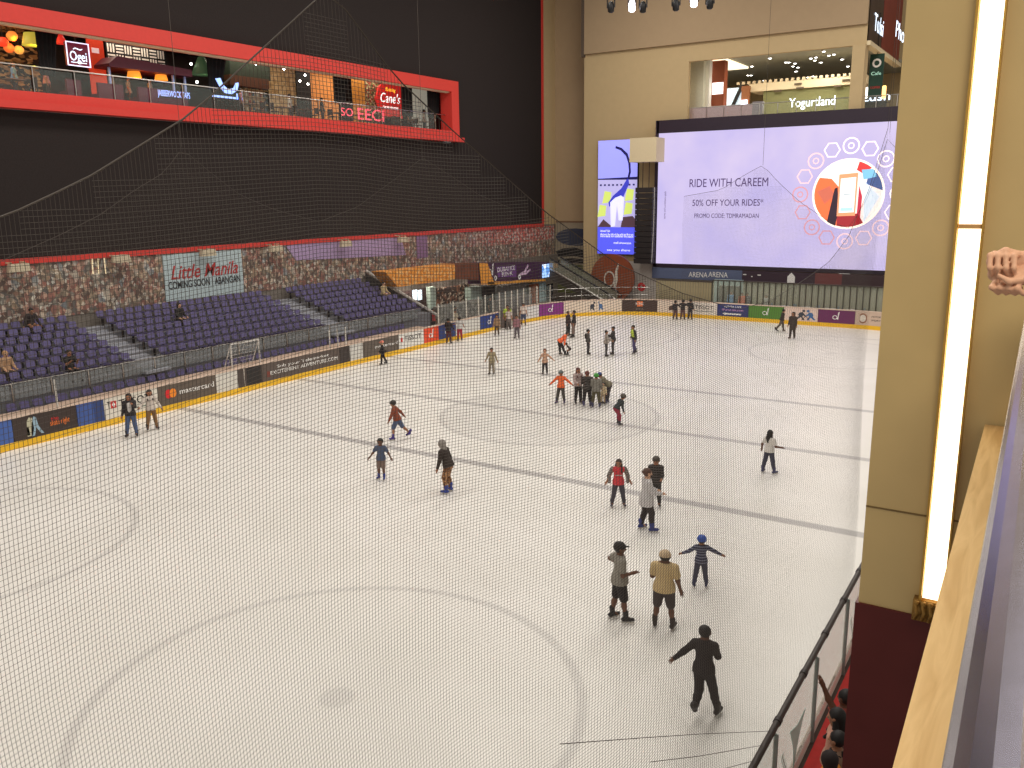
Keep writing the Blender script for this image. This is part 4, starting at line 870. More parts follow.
# vertical LED poster
x0, x1, z0, z1 = rY(67.64, 598, 637, 140, 254); vp_ = thing('video_poster', 'tall narrow blue video poster with a white jumping animal drawing', 'screen', ((x0+x1)/2, 67.64, z0)); w2 = (x1-x0)/2; h2 = z1-z0
MB().box(-w2, w2, 0, .35, 0, h2).build('housing', BLACK, vp_)
def vq(pts, mat, name, d=.01): MB().slab([(u*w2, v*h2) for u, v in pts], (0, -d, 0), EX, EZ, -EY, .004).build(name, mat, vp_)
vq([(-1, .0), (1, 0), (1, .24), (-1, .24)], E('royal', (86, 92, 236), .8), 'blue_panel')
vq([(-1, .67), (1, .67), (1, 1), (-1, 1)], E('periwinkle', (150, 152, 246), .85), 'sky_panel')
vq([(-1, .24), (1, .24), (1, .67), (-1, .67)], E('pale_mauve', (176, 170, 220), .8), 'ground_panel')
vq([(-1, .66), (1, .655), (1, .68), (-1, .67)], E('navyline', (30, 26, 90), .5), 'rail_line', .016)
for u in range(9): vq([(-.9+u*.21, .605), (-.8+u*.21, .605), (-.8+u*.21, .62), (-.9+u*.21, .62)], E('navyline', (30, 26, 90), .5), 'dash', .016)
for a, c in ((-.8, .38), (-.55, .5), (.55, .4), (.6, .52)): vq([(a-.22, c-.05), (a+.2, c-.04), (a+.25, c+.05), (a-.1, c+.06)], E('lime', (200, 216, 110), .8), 'lime_patch', .016)
pts_o = [(-.1, .95), (.2, .93), (.5, .88), (.65, .8), (.68, .72), (.6, .66), (.5, .66), (.58, .73), (.54, .8), (.42, .86), (.15, .91), (-.12, .93)]
vq(pts_o, E('navyline', (30, 26, 90), .5), 'tail', .022)
vq([(.55, .68), (.2, .58), (-.2, .52), (-.45, .46), (-.4, .42), (0, .48), (.3, .5), (.6, .62)], E('blueink', (60, 64, 190), .7), 'body_mark', .022)
vq([(-.3, .24), (-.35, .46), (-.1, .5), (.2, .52), (.35, .5), (.3, .3), (.1, .3), (.0, .44), (-.1, .25)], E('pale', (214, 214, 248), .9), 'animal', .028)
vq([(-1, .24), (-.7, .31), (-.35, .26), (-.2, .24)], E('umber', (84, 60, 70), .6), 'rocks', .02); vq([(.2, .24), (.3, .33), (.8, .34), (1, .3), (1, .24)], E('umber', (84, 60, 70), .6), 'rocks', .02)
for s_t, v, w, al in (('Animal Tails', .205, .5, -.6), ('discover the tails of the wild and find out', .175, 1.7, 0), ('more about our exhibition this season', .158, 1.7, 0), ('mall showcase', .1, .9, .3), ('see you there', .035, 1.2, .1)):
    text(s_t, (al*w2, -.016, v*h2), EX, EZ, .26, E('txt', (235, 235, 255), 1), vp_, width=w*w2)
# line-array speaker
x0, x1, z0, z1 = rY(66, 632, 660, 138, 162); t = thing('line_array_speaker', 'hanging black line-array speaker under a cream winch box', 'speaker', ((x0+x1)/2, 66, z0))
MB().box(-1.2, 1.1, -.5, 1.2, 0, z1-z0).build('winch_box', CREAM, t)
for a in (-.35, .2): MB().tube([(a, .3, 0), (a, .3, -2.0)], .03, 6).build('chain', BLACK, t)
for i in range(14):
    a = -.02*i*i/14; MB().obox((-.05+.02*i/14, .3+a*.6, -2.2-.44*i), (.75, 0, 0), (0, .42, .0), (0, -.03*i/14, .2)).build('cabinet', M('speaker_black', (44, 38, 38), .7), t)
MB().tube([(.82, .0, -2.0), (.86, -.1, -5), (.8, -.2, -8)], .03, 6).build('cable', M('pale_cable', (180, 176, 170), .6), t)
# round copper sign
x0, x1, z0, z1 = rY(66.2, 591, 634, 257, 299); t = thing('round_sign', 'large round copper-brown sign with a pale looping mark', 'sign', ((x0+x1)/2, 66.2, 2.05)); R1 = (x1-x0)/2
mb = MB(); mb.slab(circ(R1, 48), (0, 0, 0), EX, EZ, EY, .2); mb.build('disc', M('copper_brown', (146, 78, 52), .45, .2, var=.15, scale=2), t)
MB().box(-R1, R1, .01, .19, -.06, -.02).build('seam', M('copper_seam', (110, 64, 46), .5), t)
mb = MB(); mb.ring(.55, .68, Vector((-.25, -.02, -.1)), EX*.75, EZ, -EY, .03, 30); mb.slab([(.15, -.75), (.28, -.2), (.3, .6), (.55, 1.25), (.62, 1.2), (.5, .5), (.52, -.2), (.35, -.8)], (0, -.02, 0), EX, EZ, -EY, .03); mb.build('emblem', M('pale_metal', (214, 204, 190), .4), t)
for a in (-1.2, 1.2): MB().box(a-.06, a+.06, .02, .14, -2.05, -1.5).build('leg', STEEL, t)
p = at(641, 287, 1, 67.3); t = thing('wall_panel', 'pale grey panel with a small red round logo beside the copper sign', 'panel', (p.x, 67.4, 0)); MB().box(-1.4, 1.6, 0, .1, 0, 3.4).build('panel', M('pale_grey_panel', (186, 178, 170), .6), t); mb = MB(); mb.ring(.12, .36, (0, -.01, p.z), EX, EZ, -EY, .02, 20); mb.build('emblem', INKR, t)
# tall dark artwork poster in the recess
x0, x1, z0, z1 = rY(70.7, 556, 603, 221, 316); t = thing('wall_artwork', 'tall wall artwork with dark rounded shapes on a pale ground and green below', 'artwork', ((x0+x1)/2, 70.7, 0)); w2 = (x1-x0)/2
MB().box(-w2, w2, 0, .06, 0, z1).build('board', M('grey_print', (150, 138, 118), .7), t); MB().box(-w2, w2, -.02, 0, z1-.15, z1).box(w2-.15, w2, -.02, 0, 0, z1).build('edge', M('brown_edge', (120, 92, 70), .6), t)
def wq(pts, rgb, d=.01): MB().slab([(u*w2, v*z1) for u, v in pts], (0, -d, 0), EX, EZ, -EY, .004).build('shape', M('art_%d_%d_%d' % rgb, rgb, .6), t)
wq([(.85*math.cos(a)-.15, .78+.12*math.sin(a)) for a in [2*math.pi*i/20 for i in range(20)]], (56, 62, 80))
wq([(-1, .58), (-.7, .62), (-.2, .64), (.2, .6), (.5, .52), (.9, .66), (.95, .56), (.5, .48), (-.2, .52), (-.9, .5)], (30, 27, 28))
wq([(-1, .46), (-.3, .49), (.6, .47), (.9, .44), (.2, .42), (-1, .42)], (34, 30, 30)); wq([(-1, 0), (.9, 0), (.9, .4), (.2, .39), (-.4, .41), (-1, .38)], (92, 96, 52))
# escalator
p0, p1 = at(553, 268, 1, 64.4), at(611, 310, 1, 64.4); t = thing('escalator', 'steel and glass escalator coming down beside the copper sign', 'escalator', (p0.x, 64.4, 0)); dx = p1.x-p0.x; zz0, zz1 = p0.z, .2
def ez(u): return zz0+(zz1-zz0)*u
MB().slab([(0, zz0-.1), (dx, zz1-.1), (dx, max(.0, zz1-.5)), (dx-.6, 0), (dx-1.2, .2), (0, zz0-.9)], (0, -.6, 0), EX, EZ, EY, 1.9).build('truss', M('dark_truss', (84, 78, 74), .4, .5), t)
for side, yy in enumerate((-.6, 1.2)):
    MB().slab([(0, zz0), (dx, zz1), (dx, zz1+.75), (0, zz0+.85)], (0, yy, 0), EX, EZ, EY, .05).build('balustrade', M('escalator_glass', (150, 150, 132), .2, alpha=.55), t)
    MB().tube([(0, yy, zz0+.9), (dx, yy, zz1+.8), (dx+.4, yy, zz1+.5), (dx+.2, yy, zz1+.1)], .07, 8).build('handrail', BLACK, t)
    MB().tube([(0, yy, zz0+.05), (dx, yy, zz1+.05)], .09, 6).build('skirt', STEEL, t)
for i in range(22):
    u = (i+.5)/22; MB().box(dx*u-.14, dx*u+.14, -.5, 1.15, ez(u)-.12, ez(u)+.04).build('step', M('step_grey', (120, 116, 110), .4, .5), t)
# fence behind the end boards: slats on the left, open bars on the right
FY = RY1+.9
fz = lambda px: at(px, 284 if px < 760 else 286, 1, FY).z
fe = thing('slat_fence', 'fence of narrow upright khaki slats behind the end boards', 'fence', (at(700, 290, 1, FY).x, FY, 0)); ox = fe.location.x
a, c = at(656, 295, 1, FY).x, at(712, 295, 1, FY).x; me = None; nsl = int((c-a)/.2)
for i in range(nsl):
    if me is None: q = MB().box(0, .15, -.03, .03, .05, 2.55).build('slat', M('khaki_slat', (156, 144, 112), .6, var=.2, scale=3), fe); me = q.data
    else: q = link('slat', me, fe)
    q.location = (a-ox+i*.2, 0, 0)
MB().box(a-ox, c-ox, -.05, .05, 2.55, 2.65).build('top_rail', M('fence_rail', (70, 62, 54), .6), fe)
fe = thing('bar_fence', 'fence of dark upright bars with glass in front of the seating area', 'fence', (at(790, 290, 1, FY).x, FY, 0)); ox = fe.location.x; c2 = -8.3; me = None
x = c
while x < c2:
    if me is None: q = MB().box(-.03, .03, -.04, .04, 0, 2.7).build('bar', M('dark_bar', (66, 62, 52), .5), fe); me = q.data
    else: q = link('bar', me, fe)
    q.location = (x-ox, 0, 0); x += .42
MB().box(c-ox, c2-ox, -.05, .05, 2.7, 2.78).build('top_rail', M('fence_rail', (70, 62, 54), .6), fe); MB().box(c-ox, c2-ox, .05, .06, .1, 2.68).build('pane', glass('fence_glass', (190, 196, 180), .25), fe)
# seating area behind the fence: a few tables, chairs and planters
for i, px in enumerate((784, 807, 830, 852)):
    p = at(px, 300, 1, 64); t = thing('bistro_table', 'small round pale table behind the bar fence', 'table', (p.x, 64, 0), 0, 'tables behind the bar fence')
    MB().lathe([(.45, .72), (.45, .76)], n=16).build('table_top', WHITE, t); MB().tube([(0, 0, 0), (0, 0, .72)], .04).build('leg', STEEL, t)
    for dxx in (-.7, .7):
        k = thing('bistro_chair', 'black metal chair at a small table behind the bar fence', 'chair', (p.x+dxx, 64, 0), math.pi/2 if dxx < 0 else -math.pi/2, 'chairs behind the bar fence')
        MB().box(-.2, .2, -.2, .2, .43, .46).build('seat', BLACK, k); MB().box(-.2, .2, .17, .2, .5, .95).build('backrest', M('pale_blue_back', (120, 150, 170), .5), k)
        for aa in (-.18, .18):
            for bb in (-.18, .18): MB().box(aa-.015, aa+.015, bb-.015, bb+.015, 0, .43).build('leg', BLACK, k)
for i, px in enumerate((722, 729, 736)):
    p = at(px, 300, 1, 65.5); tag(MB().box(p.x-.22, p.x+.22, 65.3, 65.7, 0, 1.9).build('locker', M('dark_locker', (66, 56, 54), .5)), 'tall dark locker behind the pale glass fence', 'locker', 'dark lockers')
tag(MB().box(at(713, 295, 1, 66).x, at(741, 295, 1, 66).x, 66.2, 66.5, 0, 2.3).build('glass_kiosk', M('pale_teal_glass', (160, 184, 180), .3, var=.15)), 'pale teal glass kiosk front behind the lockers', 'kiosk')
# stage lights on a truss high over the ice
TY = 46; p0, p1 = at(606, 2, 1, TY), at(716, 2, 1, TY); t = thing('lighting_truss', 'steel lighting truss hanging high over the ice', 'truss', (p0.x, TY, p0.z+.5))
for dy in (-.2, .2):
    for dz in (0, .4): MB().tube([(-.6, dy, dz), (p1.x-p0.x+.6, dy, dz)], .03, 6).build('chord', STEEL, t)
for i in range(10):
    u = (p1.x-p0.x)*i/10; MB().tube([(u, -.2, 0), (u+.3, -.2, .4), (u+.6, -.2, 0)], .015, 5).build('web', STEEL, t)
for u in (0, p1.x-p0.x): MB().tube([(u, 0, .4), (u, 0, 14)], .02, 5).build('cable', BLACK, t)
for px, py, lit in ((611, 6, 0), (643, 6, 0), (676, 4, 0), (710, 2, 0), (632, 5, 1), (694, 0, 1)):
    p = at(px, py, 1, TY); k = thing('stage_light', ['black moving-head stage light under the truss', 'bright white stage lamp under the truss'][lit], 'stage light', (p.x, TY, p.z), 0, ['black stage lights', 'bright stage lamps'][lit])
    MB().lathe([(.1, -.35), (.17, -.3), (.19, 0), (.13, .2), (.05, .24)], n=12).build('head', BLACK if not lit else lamp('stage_glow', (255, 245, 250), 6), k, True)
    MB().box(-.24, -.2, -.05, .05, -.1, .42).box(.2, .24, -.05, .05, -.1, .42).box(-.24, .24, -.05, .05, .38, .44).build('yoke', BLACK, k)
    MB().box(-.12, .12, -.12, .12, .42, .52).build('clamp', BLACK, k)
# ================================================================== people
def V(*a): return np.array(a, np.float32)
def sdf_grid(prims, h, k=.02, cuts=(), pad=.05):
    lo = np.min([np.minimum(p[0], p[1])-max(p[2], p[3]) for p in prims], 0)-pad
    hi = np.max([np.maximum(p[0], p[1])+max(p[2], p[3]) for p in prims], 0)+pad
    nn = np.ceil((hi-lo)/h).astype(int)+1
    D = np.full(nn, .3, np.float32); ax = [lo[i]+h*np.arange(nn[i], dtype=np.float32) for i in range(3)]
    for p in prims:
        a, b, ra, rb = p[:4]; axis, fac = (p[4], p[5]) if len(p) > 4 else (None, 1)
        m = max(ra, rb)+k+2*h
        i0 = np.maximum(0, np.floor((np.minimum(a, b)-m-lo)/h).astype(int)); i1 = np.minimum(nn, np.ceil((np.maximum(a, b)+m-lo)/h).astype(int)+1)
        sl_ = tuple(slice(i0[i], i1[i]) for i in range(3))
        X = ax[0][sl_[0]][:, None, None]-a[0]; Y = ax[1][sl_[1]][None, :, None]-a[1]; Z = ax[2][sl_[2]][None, None, :]-a[2]
        ba = b-a
        if axis is not None:
            q = (X*axis[0]+Y*axis[1]+Z*axis[2])*(1/fac-1); X, Y, Z = X+axis[0]*q, Y+axis[1]*q, Z+axis[2]*q
            ba = ba+axis*np.dot(ba, axis)*(1/fac-1)
        bb = float(ba@ba)+1e-9
        t = np.clip((X*ba[0]+Y*ba[1]+Z*ba[2])/bb, 0, 1)
        d = np.sqrt((X-t*ba[0])**2+(Y-t*ba[1])**2+(Z-t*ba[2])**2)-(ra+(rb-ra)*t)
        if axis is not None and fac < 1: d = d*(fac*.5+.5)
        o = D[sl_]; hh_ = np.maximum(k-np.abs(o-d), 0)/k
        D[sl_] = np.minimum(o, d)-hh_*hh_*k*.25
    for pt, nr in cuts:
        D = np.maximum(D, (ax[0][:, None, None]-pt[0])*nr[0]+(ax[1][None, :, None]-pt[1])*nr[1]+(ax[2][None, None, :]-pt[2])*nr[2])
    return D, lo, h
def surfnet(D, lo, h):
    s_ = D < 0; c = [s_[i:s_.shape[0]-1+i, j:s_.shape[1]-1+j, k:s_.shape[2]-1+k] for i in (0, 1) for j in (0, 1) for k in (0, 1)]
    cnt = sum(x.astype(np.int8) for x in c); act = (cnt > 0) & (cnt < 8); idx = np.argwhere(act)
    off = np.array([(i, j, k) for i in (0, 1) for j in (0, 1) for k in (0, 1)])
    vals = np.stack([D[tuple((idx+o).T)] for o in off], 1); acc = np.zeros((len(idx), 3), np.float32); n_ = np.zeros(len(idx), np.float32)
    for a in range(8):
        for b in range(a+1, 8):
            if np.abs(off[a]-off[b]).sum() != 1: continue
            va, vb = vals[:, a], vals[:, b]; m = (va < 0) != (vb < 0); t = np.where(m, va/np.where(m, va-vb, 1), 0)
            acc += np.where(m[:, None], off[a]+t[:, None]*(off[b]-off[a]), 0); n_ += m
    vs = lo+h*(idx+acc/n_[:, None]); vid = np.full(act.shape, -1, np.int32); vid[act] = np.arange(len(idx)); fs = []
    for axn in range(3):
        u, w = [(1, 2), (2, 0), (0, 1)][axn]
        sa = [slice(None)]*3; sb = [slice(None)]*3; sa[axn] = slice(0, -1); sb[axn] = slice(1, None)
        A, B = s_[tuple(sa)], s_[tuple(sb)]; e = np.argwhere(A != B); e = e[(e[:, u] > 0) & (e[:, w] > 0) & (e[:, u] < s_.shape[u]-1) & (e[:, w] < s_.shape[w]-1)]
        if not len(e): continue
        du = np.zeros(3, int); du[u] = 1; dw = np.zeros(3, int); dw[w] = 1
        q = np.stack([vid[tuple((e-du-dw).T)], vid[tuple((e-dw).T)], vid[tuple(e.T)], vid[tuple((e-du).T)]], 1)
        fl = ~A[tuple(e.T)]; q[fl] = q[fl][:, ::-1]; fs.append(q)
    return vs, np.concatenate(fs)
def np_mesh(name, vs, fs, mats, parent, mi=None, extra=None):
    me = bpy.data.meshes.new(name); vl = [tuple(map(float, v)) for v in vs]; fl = [tuple(map(int, f)) for f in fs]; mi = list(mi) if mi is not None else [0]*len(fl)
    if extra: o = len(vl); vl += extra.v; fl += [tuple(i+o for i in f) for f in extra.f]; mi += [0]*len(extra.f)
    me.from_pydata(vl, [], fl)
    for m in mats: me.materials.append(m)
    me.polygons.foreach_set('material_index', mi); me.polygons.foreach_set('use_smooth', [True]*len(fl)); me.update()
    return link(name, me, parent)
def nrm(v): return v/max(1e-6, float(np.linalg.norm(v)))
rd_ = math.radians
def solid(rgb, r=.8): return M('cloth_%d_%d_%d' % tuple(rgb), rgb, r, var=.15, scale=25)
SKIN = {'d': M('dark_skin', (104, 68, 50), .6, var=.08), 'm': M('brown_skin', (158, 108, 80), .6, var=.08), 'l': M('light_skin', (204, 158, 128), .6, var=.08)}
EYE, LIP = M('eye_dark', (30, 22, 20), .4), M('lip_tone', (140, 74, 66), .6)
HAIRB = M('black_hair', (26, 21, 20), .6, var=.3, scale=60)
def person(loc_, face, Ht, label, skin='m', top=((200, 200, 200), 'short'), bot=((40, 40, 44), 'long'), hair='short', hairm=None, head=None, skate=(40, 44, 60), lean=0, side=0, hl=(4, 4, 6), hr=(4, 4, 6), al=(5, 10, 10, 0), ar=(5, 10, 10, 0), look=(0, 0), cell=.024, fat=1.0, child=False, group=None, on_ice=True, seat=False, bow=None, bag=None, blades=True):
    """face: 0 = away from the viewer, 90 = to the right, 180 = towards, 270 = left; angles in degrees"""
    x, y, z = loc_; wa = math.atan2(y, x)-rd_(face)
    root = thing('person', label, 'person', (x, y, z), wa-math.pi/2, group)
    f = fat; hs = 1.18 if child else 1.0
    pel = V(0, 0, 0); l, sd = rd_(lean), rd_(side)
    sp_ = V(math.sin(sd), math.sin(l)*math.cos(sd), math.cos(l)*math.cos(sd)); fwd = nrm(V(0, math.cos(l), -math.sin(l))); sx_ = nrm(np.cross(fwd, sp_))
    wst = pel+sp_*.10*Ht; chs = pel+sp_*.23*Ht; nk = pel+sp_*.315*Ht
    hd = nrm(sp_*.75+V(0, .1+.0, .45)+V(0, math.sin(rd_(-look[1]))*.6, 0)); hc = nk+hd*(.075*Ht*hs)
    hf = nrm(np.array([math.sin(rd_(look[0])), math.cos(rd_(look[0])), -math.sin(rd_(look[1]))], np.float32)); hf = nrm(hf-hd*float(hf@hd)); hx = np.cross(hf, hd)
    hr_ = .062*Ht*hs
    B = [(pel+sp_*.0, wst, .088*Ht*f, .078*Ht*f, fwd, .72), (wst, chs, .078*Ht*f, .096*Ht*f, fwd, .64), (chs, nk-sp_*.03*Ht, .094*Ht*f, .06*Ht*f, fwd, .6),
         (nk-sp_*.045*Ht, hc, .032*Ht, .032*Ht), (hc+hd*.012*Ht, hc+hd*.02*Ht-hf*.012*Ht, hr_, hr_*.98), (hc-hd*.03*Ht+hf*.014*Ht, hc, hr_*.66, hr_*.8),
         (hc+hf*hr_*.95-hd*.004*Ht, hc+hf*hr_*1.16-hd*.014*Ht, .007*Ht, .011*Ht), (hc+hx*hr_*.95, hc+hx*hr_*1.02+hd*.01*Ht, .011*Ht, .012*Ht), (hc-hx*hr_*.95, hc-hx*hr_*1.02+hd*.01*Ht, .011*Ht, .012*Ht)]
    TOP = [(pel+sp_*.0, wst, .12*Ht*f, .092*Ht*f, fwd, .8), (wst, chs, .088*Ht*f, .104*Ht*f, fwd, .68), (chs, nk-sp_*.03*Ht, .102*Ht*f, .062*Ht*f, fwd, .66)]
    BOT = [(pel-sp_*.01*Ht, pel+sp_*.05*Ht, .094*Ht*f, .088*Ht*f, fwd, .78)]; legs = []; fingers = MB()
    for s, (a, ab, kn) in ((-1, hl), (1, hr)):
        hip = pel+sx_*s*.052*Ht*f-sp_*.02*Ht; a_, b_ = rd_(a), rd_(ab)
        td = nrm(V(s*math.sin(b_), math.sin(a_)*math.cos(b_), -math.cos(a_)*math.cos(b_))); kp = hip+td*.235*Ht
        a2 = rd_(a-kn); s2 = nrm(V(s*math.sin(b_*(.3 if bow else 1)), math.sin(a2), -math.cos(a2))); an = kp+s2*.235*Ht; legs.append((s, hip, kp, an, a2))
        B += [(hip, kp, .058*Ht*f, .036*Ht), (kp, kp+s2*.09*Ht-V(0, .008*Ht, 0), .035*Ht, .034*Ht), (kp+s2*.09*Ht-V(0, .008*Ht, 0), an, .034*Ht, .021*Ht), (an, an+V(s*.006, .06*Ht, -.03*Ht), .022*Ht, .018*Ht)]
        if bot[1] == 'long': BOT += [(hip, kp, .066*Ht*f, .05*Ht), (kp, kp+s2*.09*Ht-V(0, .008*Ht, 0), .05*Ht, .046*Ht), (kp+s2*.09*Ht-V(0, .008*Ht, 0), an-s2*.02*Ht, .046*Ht, .037*Ht)]
        elif bot[1] == 'shorts': BOT += [(hip, kp-td*.015*Ht, .07*Ht*f, .058*Ht)]
        elif bot[1] == 'robe': BOT += [(hip, kp, .075*Ht*f, .075*Ht), (kp, an-s2*.015*Ht, .075*Ht, .08*Ht)]
    hands = []
    for s, (a, ab, el, inn) in ((-1, al), (1, ar)):
        sh = nk-sp_*.056*Ht+sx_*s*.108*Ht*f; a_, b_ = rd_(a), rd_(ab)
        loc_d = lambda aa, bb: nrm(V(0, 0, 0)+sx_*(s*math.sin(bb))+(fwd*math.sin(aa)+(-sp_)*math.cos(aa))*math.cos(bb))
        ud = loc_d(a_, b_); eb = sh+ud*.165*Ht
        fd = nrm(loc_d(a_+rd_(el), b_)-sx_*s*math.sin(rd_(inn))*1.3); wr = eb+fd*.145*Ht; pm = wr+fd*.04*Ht
        B += [(sh, eb, .036*Ht*f, .027*Ht*f), (eb, wr, .027*Ht*f, .018*Ht), (wr, pm, .018*Ht, .022*Ht)]
        B += [(chs+sp_*.04*Ht, sh, .05*Ht*f, .038*Ht*f)]
        TOP += [(chs+sp_*.04*Ht, sh, .055*Ht*f, .046*Ht*f)]
        if top[1] == 'long': TOP += [(sh, eb, .046*Ht*f, .037*Ht*f), (eb, wr-fd*.01*Ht, .037*Ht*f, .028*Ht)]
        elif top[1] == 'short': TOP += [(sh, sh+ud*.1*Ht, .047*Ht*f, .046*Ht*f)]
        pn = nrm(np.cross(fd, sx_)+1e-3); lat = nrm(np.cross(fd, pn)); q = Ht/1.75
        for j, ln in enumerate((.068, .078, .074, .058)):
            o_ = pm+fd*.008*q+lat*((j-1.5)*.021*q); p1 = o_+nrm(fd+pn*.15)*ln*.5*q; p2 = p1+nrm(fd+pn*.6)*ln*.5*q
            fingers.tube([o_, p1, p2], [.0098*q, .0088*q, .0065*q], 5)
        o_ = wr+fd*.022*q+lat*.03*q*-s; p1 = o_+nrm(fd*.7-lat*s*.8)*.035*q; fingers.tube([o_, p1, p1+nrm(fd-lat*s*.1)*.03*q], [.012*q, .01*q, .007*q], 5)
        hands.append((wr, fd))
    lift = .085 if (skate and blades) else .035
    if seat: dz = -float(pel[2])+seat
    else: dz = -min(float(g[3][2]) for g in legs)+.048*Ht+lift-.02
    O = V(0, 0, dz)
    def sh_(ps): return [(p[0]+O, p[1]+O)+tuple(p[2:]) for p in ps]
    D, lo, h_ = sdf_grid(sh_(B), cell, .02*Ht); vs, fs = surfnet(D, lo, h_); ct = vs[fs].mean(1); mi = np.zeros(len(fs), int)
    for s in (-1, 1):
        e = hc+O+hf*hr_*.9+hx*s*hr_*.4+hd*hr_*.06; mi[np.linalg.norm(ct-e, axis=1) < hr_*.2] = 1
    e = hc+O+hf*hr_*.9-hd*hr_*.5; mi[(np.abs((ct-e)@hx) < hr_*.32) & (np.abs((ct-e)@hd) < hr_*.13) & (((ct-e)@hf) > -hr_*.35)] = 2
    for i in range(len(fingers.v)): fingers.v[i] = tuple(np.array(fingers.v[i])+O)
    np_mesh('body', vs, fs, [SKIN[skin], EYE, LIP], root, mi, fingers)
    tm = top[0] if isinstance(top[0], bpy.types.Material) else solid(top[0]); bmt = bot[0] if isinstance(bot[0], bpy.types.Material) else solid(bot[0])
    ln = top[2] if len(top) > 2 else .035
    if ln > .03: TOP += [(pel, pel-sp_*(ln-.01)*Ht, .12*Ht*f, .126*Ht*f, fwd, .86)]
    D, lo, h_ = sdf_grid(sh_(TOP), cell, .02*Ht, [(pel+O-sp_*ln*Ht, -sp_), (nk+O+sp_*.004*Ht, sp_)]); vs, fs = surfnet(D, lo, h_); np_mesh(top[3] if len(top) > 3 else 'shirt', vs, fs, [tm], root)
    D, lo, h_ = sdf_grid(sh_(BOT), cell, .015*Ht, [(pel+O+sp_*.01*Ht, sp_)]); vs, fs = surfnet(D, lo, h_); np_mesh({'long': 'trousers', 'shorts': 'shorts', 'robe': 'robe_skirt'}[bot[1]], vs, fs, [bmt], root)
    hm = hairm or HAIRB; Hc = hc+O; c2 = max(cell*.75, .014)
    if hair in ('short', 'long', 'bun'):
        ps = [(Hc+hd*.014*Ht-hf*.006*Ht, Hc+hd*.022*Ht-hf*.014*Ht, hr_*1.1, hr_*1.08)]; D, lo, h_ = sdf_grid(ps, c2, .01)
        D2 = sdf_grid(ps, c2, .01, [(Hc+hf*hr_*.32+hd*hr_*.1, nrm(hf*.75-hd*.66))])[0]; vs, fs = surfnet(D2, lo, h_); hv = [vs]; hfc = [fs]
        np_mesh('hair', vs, fs, [hm], root)
        if hair == 'long':
            ps = [(Hc-hf*hr_*.6, Hc-hf*hr_*1.0-hd*.1*Ht, hr_*.85, hr_*.75), (Hc-hf*hr_*1.0-hd*.1*Ht, Hc-hf*hr_*1.05-sp_*.2*Ht, hr_*.75, hr_*.4)]+[(Hc+hx*s*hr_*.75-hf*hr_*.1, Hc+hx*s*hr_*.95-hd*.085*Ht-hf*hr_*.1, hr_*.42, hr_*.4) for s in (-1, 1)]+[(Hc+hx*s*hr_*.95-hd*.085*Ht-hf*hr_*.1, nk+O+hx*s*hr_*.95-sp_*.1*Ht+fwd*.075*Ht, hr_*.4, hr_*.25) for s in (-1, 1)]
            vs, fs = surfnet(*sdf_grid(ps, c2, .02)); np_mesh('long_hair', vs, fs, [hm], root)
        if hair == 'bun': vs, fs = surfnet(*sdf_grid([(Hc-hf*hr_*1.15+hd*hr_*.3, Hc-hf*hr_*1.25+hd*hr_*.35, hr_*.38, hr_*.38)], c2, .02)); np_mesh('hair_bun', vs, fs, [hm], root)
    if head:
        kind, rgb = head; hmat = solid(rgb, .45 if kind == 'helmet' else .8)
        if kind == 'helmet':
            vs, fs = surfnet(*sdf_grid([(Hc+hd*.016*Ht, Hc+hd*.024*Ht-hf*.018*Ht, hr_*1.27, hr_*1.24)], c2, .01, [(Hc+hd*hr_*.05, nrm(-hd+hf*.25))])); np_mesh('helmet', vs, fs, [hmat], root)
        elif kind == 'cap':
            vs, fs = surfnet(*sdf_grid([(Hc+hd*.016*Ht, Hc+hd*.02*Ht-hf*.01*Ht, hr_*1.19, hr_*1.19), (Hc+hd*hr_*.5+hf*hr_*.8, Hc+hd*hr_*.38+hf*hr_*1.5, hr_*.5, hr_*.4, hd, .2)], c2, .005, [(Hc+hd*hr_*.18, -hd)])); np_mesh('cap', vs, fs, [hmat], root)
        elif kind == 'scarf':
            ps = [(Hc+hd*.012*Ht-hf*.01*Ht, Hc+hd*.02*Ht-hf*.016*Ht, hr_*1.2, hr_*1.18), (Hc-hf*hr_*.3-hd*hr_*.4, nk+O-sp_*.03*Ht, hr_*1.0, hr_*1.15)]
            vs, fs = surfnet(*sdf_grid(ps, c2, .03, [(Hc+hf*hr_*.5, nrm(hf*.95-hd*.3))])); np_mesh('headscarf', vs, fs, [hmat], root)
    if skate:
        sm = solid(skate, .5)
        for s, hip, kp, an, a2 in legs:
            an = an+O; ft = nrm(V(s*.25, math.cos(a2*.6), math.sin(a2*.6) if a2 < -.5 else 0)); dn = nrm(V(0, -math.sin(a2*.6) if a2 < -.5 else 0, -1)); sdv = np.cross(ft, dn)
            sole = an+dn*.03*Ht; ps = [(an-dn*(.065*Ht if blades else .03*Ht)-ft*.006*Ht, an, .036*Ht if bot[1] == 'shorts' else .042*Ht, .034*Ht), (sole-ft*.03*Ht, sole+ft*.085*Ht, .029*Ht, .024*Ht)]
            sk = link('skate' if blades else 'shoe', None, root) if False else None
            vs, fs = surfnet(*sdf_grid(ps, max(.014, cell*.7), .02)); bo = np_mesh('skate' if blades else 'shoe', vs, fs, [sm], root)
            if blades:
                bc = sole+dn*(.022*Ht+.03); mb = MB().obox(bc+ft*.025*Ht, ft*.085*Ht, sdv*.004, dn*.016)
                mb.obox(sole+dn*(.02*Ht+.005)-ft*.02*Ht, ft*.02, sdv*.012, dn*.02).obox(sole+dn*(.02*Ht+.005)+ft*.06*Ht, ft*.02, sdv*.012, dn*.02); mb.build('blade', STEEL, bo)
